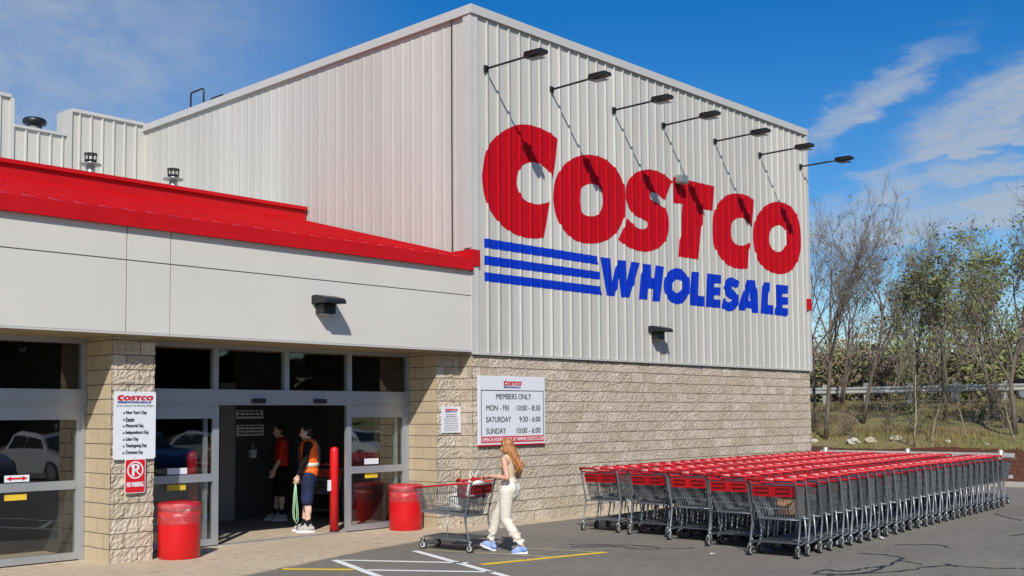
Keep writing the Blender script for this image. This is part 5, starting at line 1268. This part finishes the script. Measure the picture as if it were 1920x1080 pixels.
def hang_hand(mb, w, side, curl=0.5, fwd=Vector((0.12, 0, -1))):
    """relaxed hanging hand, palm facing the thigh, fingers curled forward"""
    w = Vector(w); d = fwd.normalized(); f = Vector((1, 0, 0)); f = (f-d*f.dot(d)).normalized()
    kn = w+d*0.088
    capsule(mb, w, w+d*0.07, 0.024, 0.040, 0.42, (0, 1, 0))
    for j, off in enumerate((0.030, 0.010, -0.010, -0.028)):
        L = (0.040, 0.045, 0.042, 0.033)[j]; p = kn+f*off; inw = Vector((0, -side, 0))
        q = p+(d*math.cos(.35*curl)+(inw*.7+f*.5).normalized()*math.sin(.35*curl))*L
        r = q+(d*math.cos(1.3*curl)+(inw*.8+f*.5).normalized()*math.sin(1.3*curl))*L*.75
        s = r+(d*math.cos(2.1*curl)+(inw*.9+f*.4).normalized()*math.sin(2.1*curl))*L*.55
        for a, b, ra, rb in zip((p, q, r), (q, r, s), (.0098, .0092, .0085), (.0092, .0085, .0075)): capsule(mb, a, b, ra, rb, n=8, m=3)
    t0 = w+d*.030+f*.030; t1 = t0+d*.035+f*.022-Vector((0, side*.012, 0)); t2 = t1+d*.030+f*.004-Vector((0, side*.014, 0))
    capsule(mb, t0, t1, .013, .011, n=8, m=3); capsule(mb, t1, t2, .011, .009, n=8, m=3)
def shoe(name, parent, ank, yaw, pitch, up, sole, s=1.0):
    """shoe pointing +x; ank = ground point below the ankle"""
    M = Matrix.Translation(ank) @ Matrix.Rotation(yaw, 4, 'Z') @ Matrix.Translation((-0.06*s, 0, 0)) @ Matrix.Rotation(-pitch, 4, 'Y') @ Matrix.Translation((0.06*s, 0, 0)) @ Matrix.Scale(s, 4)
    u = MB(); capsule(u, (-0.045, 0, 0.055), (0.12, 0, 0.048), 0.045, 0.040, 0.95, (0, 0, 1)); capsule(u, (0.0, 0, 0.06), (-0.01, 0, 0.105), 0.045, 0.042); capsule(u, (0.02, 0, 0.085), (0.12, 0, 0.055), 0.040, 0.034)
    u.xf(M); o = blend(u, name, up, parent, 0.006, 3)
    so_ = MB(); prof = []
    for k in range(28):
        a = 2*math.pi*k/28; x = 0.048+0.142*math.cos(a); y = (0.046+0.008*math.cos(a))*math.sin(a)*(1 if abs(math.cos(a)) < .9 else .95); prof.append((x, y))
    so_.prism(prof, 'z', 0.0, 0.032); so_.xf(M); so_.build('sole', sole, o, False); fix_normals(o.children[0].data)
    l = MB()
    for i in range(4): x = 0.045+i*0.022; z = 0.118-i*0.013; l.tube([(x, -0.026, z-.008), (x+.004, 0, z+.002), (x, 0.026, z-.008)], 0.004, 5)
    l.xf(M); l.build('laces', sole, o)
def woman():
    t = thing('person', 'woman in sleeveless beige top, cream trousers and blue shoes pushing a cart', 'person', (-2.165, -2.82, 0.0), R(108))
    hp = {1: (0.0, 0.085, 0.86), -1: (0.0, -0.085, 0.86)}
    kn = {1: (0.015, 0.085, 0.475), -1: (0.235, -0.080, 0.50)}
    an = {1: (-0.24, 0.080, 0.105), -1: (0.33, -0.075, 0.125)}
    sh = {s: (0.0, s*0.155, 1.315) for s in (1, -1)}; el = {1: (-0.075, 0.205, 1.065), -1: (-0.06, -0.205, 1.065)}
    hx = 0.315
    wr = {s: (hx-.115, s*0.185, 1.085) for s in (1, -1)}; kc = {s: (hx-.028, s*0.175, 1.078) for s in (1, -1)}
    b = MB(); hc = (0.035, 0, 1.500)
    head(b, hc, 0.95, 0.05); capsule(b, (0.0, 0, 1.34), (0.018, 0, 1.43), 0.052, 0.046)
    capsule(b, (0, -0.10, 1.29), (0, 0.10, 1.29), 0.070, 0.070); capsule(b, (0, 0, 1.25), (0.0, 0, 1.04), 0.118, 0.098, 0.78, (1, 0, 0)); capsule(b, (0.0, 0, 1.02), (-0.012, 0, 0.90), 0.108, 0.135, 0.82, (1, 0, 0))
    for s in (1, -1):
        capsule(b, hp[s], kn[s], 0.082, 0.053); capsule(b, kn[s], an[s], 0.050, 0.034); ell(b, (Vector(kn[s])*.72+Vector(an[s])*.28)+Vector((-.02, 0, 0)), (.043, .043, .09))
        capsule(b, an[s], (an[s][0]+.01, an[s][1], an[s][2]-.05), 0.034, 0.034)
        capsule(b, sh[s], el[s], 0.046, 0.036); capsule(b, el[s], wr[s], 0.035, 0.024); grip_hand(b, wr[s], kc[s], (hx, 0, 1.047), s)
    body = blend(b, 'body', M_skin, t, 0.0055, 3)
    face(body, (hc[0]*1.0, 0, hc[2]), 0.95)
    # top
    c = MB(); capsule(c, (0.0, 0, 1.275), (0.0, 0, 1.04), 0.130, 0.112, 0.82, (1, 0, 0)); capsule(c, (0, -0.075, 1.30), (0, 0.075, 1.30), 0.070, 0.070); capsule(c, (0.045, -.055, 1.23), (0.045, .055, 1.23), 0.072, 0.072); capsule(c, (0, 0, 1.05), (-0.005, 0, 0.97), 0.115, 0.128, 0.86, (1, 0, 0))
    capsule(c, (0.0, 0, 1.33), (0.005, 0, 1.355), 0.058, 0.054)
    blend(c, 'top', M_beige, t, 0.007, 4)
    # trousers with creases
    p = MB(); capsule(p, (-0.008, 0, 1.0), (-0.02, 0, 0.87), 0.122, 0.152, 0.86, (1, 0, 0)); ell(p, (-0.06, .06, .90), (.09, .085, .10)); ell(p, (-0.06, -.06, .90), (.09, .085, .10))
    for s in (1, -1):
        H, K, A = Vector(hp[s]), Vector(kn[s]), Vector(an[s])
        capsule(p, H, H.lerp(K, .5), 0.105, 0.094); capsule(p, H.lerp(K, .5), K, 0.094, 0.078); capsule(p, K, K.lerp(A, .55), 0.078, 0.067); capsule(p, K.lerp(A, .5), K.lerp(A, .86), 0.067, 0.046)
        for k in range(7):
            f = 0.15+k*.12; q = K.lerp(A, f) if k > 2 else H.lerp(K, .5+.22*k); rr = .078-.028*f
            sd = 1 if k % 2 else -1
            capsule(p, q+Vector((rr*.75, -.04*sd, .022)), q+Vector((rr*.75, .045*sd, -.022)), .016, .013); capsule(p, q+Vector((-rr*.7, .04*sd, .03)), q+Vector((-rr*.7, -.04*sd, -.01)), .017, .014)
            capsule(p, q+Vector((-.03, rr*.8, .025*sd)), q+Vector((.04, rr*.8, -.025*sd)), .016, .012)
        capsule(p, K.lerp(A, .84), K.lerp(A, .88), 0.048, 0.046)
    tr = blend(p, 'trousers', M_cream, t, 0.007, 3)
    wb = MB()
    wb.lathe([(0.122, 0.975), (0.127, 0.985), (0.127, 1.008), (0.121, 1.016)], 32); wb.xf(Matrix.Translation((-0.006, 0, 0)) @ Matrix.Diagonal((0.90, 1.03, 1, 1))); wb.build('waistband', M_cream, tr, True)
    shoe('shoe', t, (-0.235, 0.078, 0.0), R(4), R(-8), M_blueshoe, M_sole, 0.98); shoe('shoe', t, (0.335, -0.073, 0.0), R(-4), R(17), M_blueshoe, M_sole, 0.98)
    # hair: cap plus long strands swept back
    h = MB(); C = Vector(hc)
    ell(h, C+Vector((-0.020, 0, 0.034)), (0.098, 0.083, 0.090)); ell(h, C+Vector((-0.050, 0, -0.02)), (0.072, 0.080, 0.085)); ell(h, C+Vector((0.03, 0, 0.075)), (0.055, 0.06, 0.038))
    rng = random.Random(2)
    for k in range(34):
        y = rng.uniform(-.058, .058); st = C+Vector((-0.055+rng.uniform(-.03, .03), y, rng.uniform(-.03, .05)))
        L = rng.uniform(.75, 1.05)
        P = [st, st+Vector((-.055, y*.25, -.10))*L, st+Vector((-.11, y*.25+rng.gauss(0, .012), -.21))*L, st+Vector((-.155+rng.gauss(0, .02), y*.1+rng.gauss(0, .02), -.31))*L, st+Vector((-.16+rng.gauss(0, .03), rng.gauss(0, .02), -.40))*L]
        for a, q, ra, rb in zip(P, P[1:], (.022, .022, .018, .014), (.022, .018, .014, .005)): capsule(h, a, q, ra, rb, n=8, m=3)
    for s in (-1, 1): capsule(h, C+Vector((.015, s*.078, .05)), C+Vector((-.02, s*.085, -.07)), .016, .02, n=8, m=3)
    blend(h, 'hair', M_hairred, t, 0.0055, 1)
    g = MB()
    for s in (-1, 1): ell(g, C+Vector((.088, s*.033, .004)), (.012, .028, .022)); g.tube([C+Vector((.082, s*.058, .010)), C+Vector((-.01, s*.080, .010))], .004, 5)
    g.build('sunglasses', M_glassdark, t, True)
woman()

def worker(label, loc, rz, shirt, vest, strap):
    t = thing('person', label, 'person', loc, rz, 'workers in the doorway')
    hp = {s: (0.0, s*0.095, 0.93) for s in (1, -1)}; kn = {1: (0.02, 0.10, 0.50), -1: (0.06, -0.10, 0.50)}; an = {1: (-0.01, 0.10, 0.10), -1: (0.10, -0.10, 0.10)}
    sh = {s: (0.0, s*0.195, 1.46) for s in (1, -1)}; el = {1: (0.045, 0.245, 1.17), -1: (0.02, -0.245, 1.17)}; wr = {1: (0.15, 0.235, 0.955), -1: (0.13, -0.23, 0.95)}
    b = MB(); hc = (0.055, 0, 1.665)
    head(b, hc, 1.02, 0.12); capsule(b, (0.0, 0, 1.49), (0.025, 0, 1.58), 0.066, 0.060)
    capsule(b, (0, -0.14, 1.44), (0, 0.14, 1.44), 0.078, 0.078); capsule(b, (0, 0, 1.38), (0, 0, 1.12), 0.15, 0.14, 0.76, (1, 0, 0)); capsule(b, (0, 0, 1.1), (0, 0, 0.95), 0.14, 0.15, 0.8, (1, 0, 0))
    for s in (1, -1):
        capsule(b, hp[s], kn[s], 0.09, 0.060); capsule(b, kn[s], an[s], 0.055, 0.040); ell(b, (Vector(kn[s])*.7+Vector(an[s])*.3)+Vector((-.022, 0, 0)), (.050, .050, .10)); capsule(b, an[s], (an[s][0]+.01, an[s][1], 0.05), .040, .040)
        capsule(b, sh[s], el[s], 0.055, 0.044); capsule(b, el[s], wr[s], 0.042, 0.030); hang_hand(b, wr[s], s, 0.85 if (strap and s == 1) else 0.5, Vector((.25, 0, -1)))
    body = blend(b, 'body', M_skinpale, t, 0.006, 3); face(body, hc, 1.02)
    h = MB(); C = Vector(hc); ell(h, C+Vector((-.022, 0, .042)), (.095, .083, .082)); ell(h, C+Vector((-.05, 0, -.01)), (.062, .078, .07)); blend(h, 'hair', M_hairdark, t, .006, 2)
    c = MB(); capsule(c, (0, 0, 1.40), (0, 0, 1.12), 0.165, 0.158, 0.80, (1, 0, 0)); capsule(c, (0, -0.145, 1.45), (0, 0.145, 1.45), 0.085, 0.085); capsule(c, (0, 0, 1.12), (0, 0, 0.99), 0.158, 0.165, 0.82, (1, 0, 0)); capsule(c, (0, 0, 1.50), (0.008, 0, 1.53), .074, .072)
    for s in (1, -1):
        E, Wp = Vector(el[s]), Vector(wr[s]); capsule(c, sh[s], E, 0.068, 0.056)
        if vest: capsule(c, E, E.lerp(Wp, .85), 0.055, 0.042)
    blend(c, 'shirt', shirt, t, .008, 4)
    sp = MB(); capsule(sp, (0, 0, 1.0), (0, 0, 0.90), 0.162, 0.172, 0.84, (1, 0, 0))
    for s in (1, -1): H, K = Vector(hp[s]), Vector(kn[s]); capsule(sp, H, H.lerp(K, .92), 0.118, 0.104)
    blend(sp, 'shorts', M_navy if vest else M_blackcloth, t, .008, 3)
    for s in (1, -1):
        sk = MB(); A = Vector(an[s]); capsule(sk, A+Vector((0, 0, .09)), A+Vector((.005, 0, -.03)), .050, .047); blend(sk, 'sock', M_blackcloth, t, .007, 2)
        shoe('shoe', t, (an[s][0], an[s][1], 0), R(5)*s, 0, M_greyshoe, M_sole, 1.12)
    if vest:
        v = MB(); capsule(v, (0, 0, 1.40), (0, 0, 1.10), 0.180, 0.176, 0.84, (1, 0, 0)); capsule(v, (0, -0.115, 1.475), (0, 0.115, 1.475), 0.082, 0.082); capsule(v, (0, 0, 1.1), (0, 0, 1.02), 0.176, 0.186, 0.86, (1, 0, 0))
        vo = blend(v, 'safety_vest', M_vest, t, .008, 4)
        r = MB(); prof = [(0.186, 1.10), (0.190, 1.102), (0.190, 1.158), (0.186, 1.16)]
        r.lathe([(a, z) for a, z in prof], 40); r.xf(Matrix.Diagonal((0.865, 1.0, 1, 1))); r.build('reflective_band', M_reflect, vo, True)
        for s in (-1, 1):
            for fr in (1, -1):
                q = MB(); pts = [Vector((fr*.158, s*.095, 1.16)), Vector((fr*.160, s*.095, 1.30)), Vector((fr*.150, s*.098, 1.42)), Vector((fr*.100, s*.102, 1.52)), Vector((0, s*.105, 1.562))]
                for a, e in zip(pts, pts[1:]): q.add([a+Vector((fr*.006, -.028, 0)), a+Vector((fr*.006, .028, 0)), e+Vector((fr*.006, .028, .004)), e+Vector((fr*.006, -.028, .004))], [(0, 1, 2, 3)])
                q.build('reflective_strip', M_reflect, vo)
    return t
worker('man in orange safety vest and navy shorts standing in the sunlit doorway', (-2.38, 1.62, 0.012), R(135), M_blackcloth, True, True)
worker('man in red shirt and dark shorts standing in the shade of the entrance', (-1.45, 3.75, 0.012), R(150), M_redshirt, False, False)
def strap():
    # looped cart strap hanging from the hand of the man in the vest
    M = Matrix.Translation((-2.38, 1.62, 0.012)) @ Matrix.Rotation(R(135), 4, 'Z')
    s = MB()
    for (dx, dy, z1) in ((0.0, 0.0, 0.16), (0.02, 0.02, 0.20)):
        pts = [(0.19+dx*.3, 0.205, 0.84), (0.175+dx, 0.215+dy, 0.62), (0.150+dx, 0.21+dy, 0.36), (0.150+dx, 0.205+dy, z1+.05), (0.175+dx, 0.205+dy, z1), (0.205+dx, 0.21+dy, z1+.05), (0.215+dx, 0.21+dy, 0.36), (0.21+dx*.5, 0.215+dy, 0.62), (0.195+dx*.3, 0.21, 0.84)]
        s.tube(pts, 0.0075, 6)
    s.xf(M); tag(s.build('cart_strap', M_strap, None, True), 'pale green looped strap hanging from the hand of the vest man', 'strap')
strap()
def interior_things():
    def board(label, x0, x1, z0, z1, rows):
        t = thing('wall_poster', label, 'poster', (x0, 4.48, z0), 0, 'notices in the entrance'); w, h = x1-x0, z1-z0
        p = MB(); p.box(0, w, 0, 0.012, 0, h); p.build('panel', M_white, t)
        m = MB(); rng = random.Random(int(z0*100))
        for k in range(rows):
            z = h*(1-(k+.8)/(rows+.4)); x = .04
            while x < w-.08: b = min(w-.04, x+rng.uniform(.05, .12)); m.box(x, b, -.003, -.0005, z, z+h/rows*.42); x = b+.02
        m.build('small_print', M_ink, t)
    board('upper white notice on the dark inner wall', -1.97, -1.37, 1.92, 2.08, 2); board('lower white notice on the dark inner wall', -1.96, -1.36, 1.59, 1.80, 3)
    t = thing('wall_dispenser', 'small pale dispenser on the dark inner wall', 'dispenser', (-1.63, 4.49, 1.25)); b = MB(); b.bbox(-.06, .06, -.10, 0, -.08, .08, .02); b.build('housing', M_white, t); b = MB(); b.bbox(-.03, .03, -.08, -.01, .085, .20, .02); b.build('bottle', M_galv, t)
interior_things()
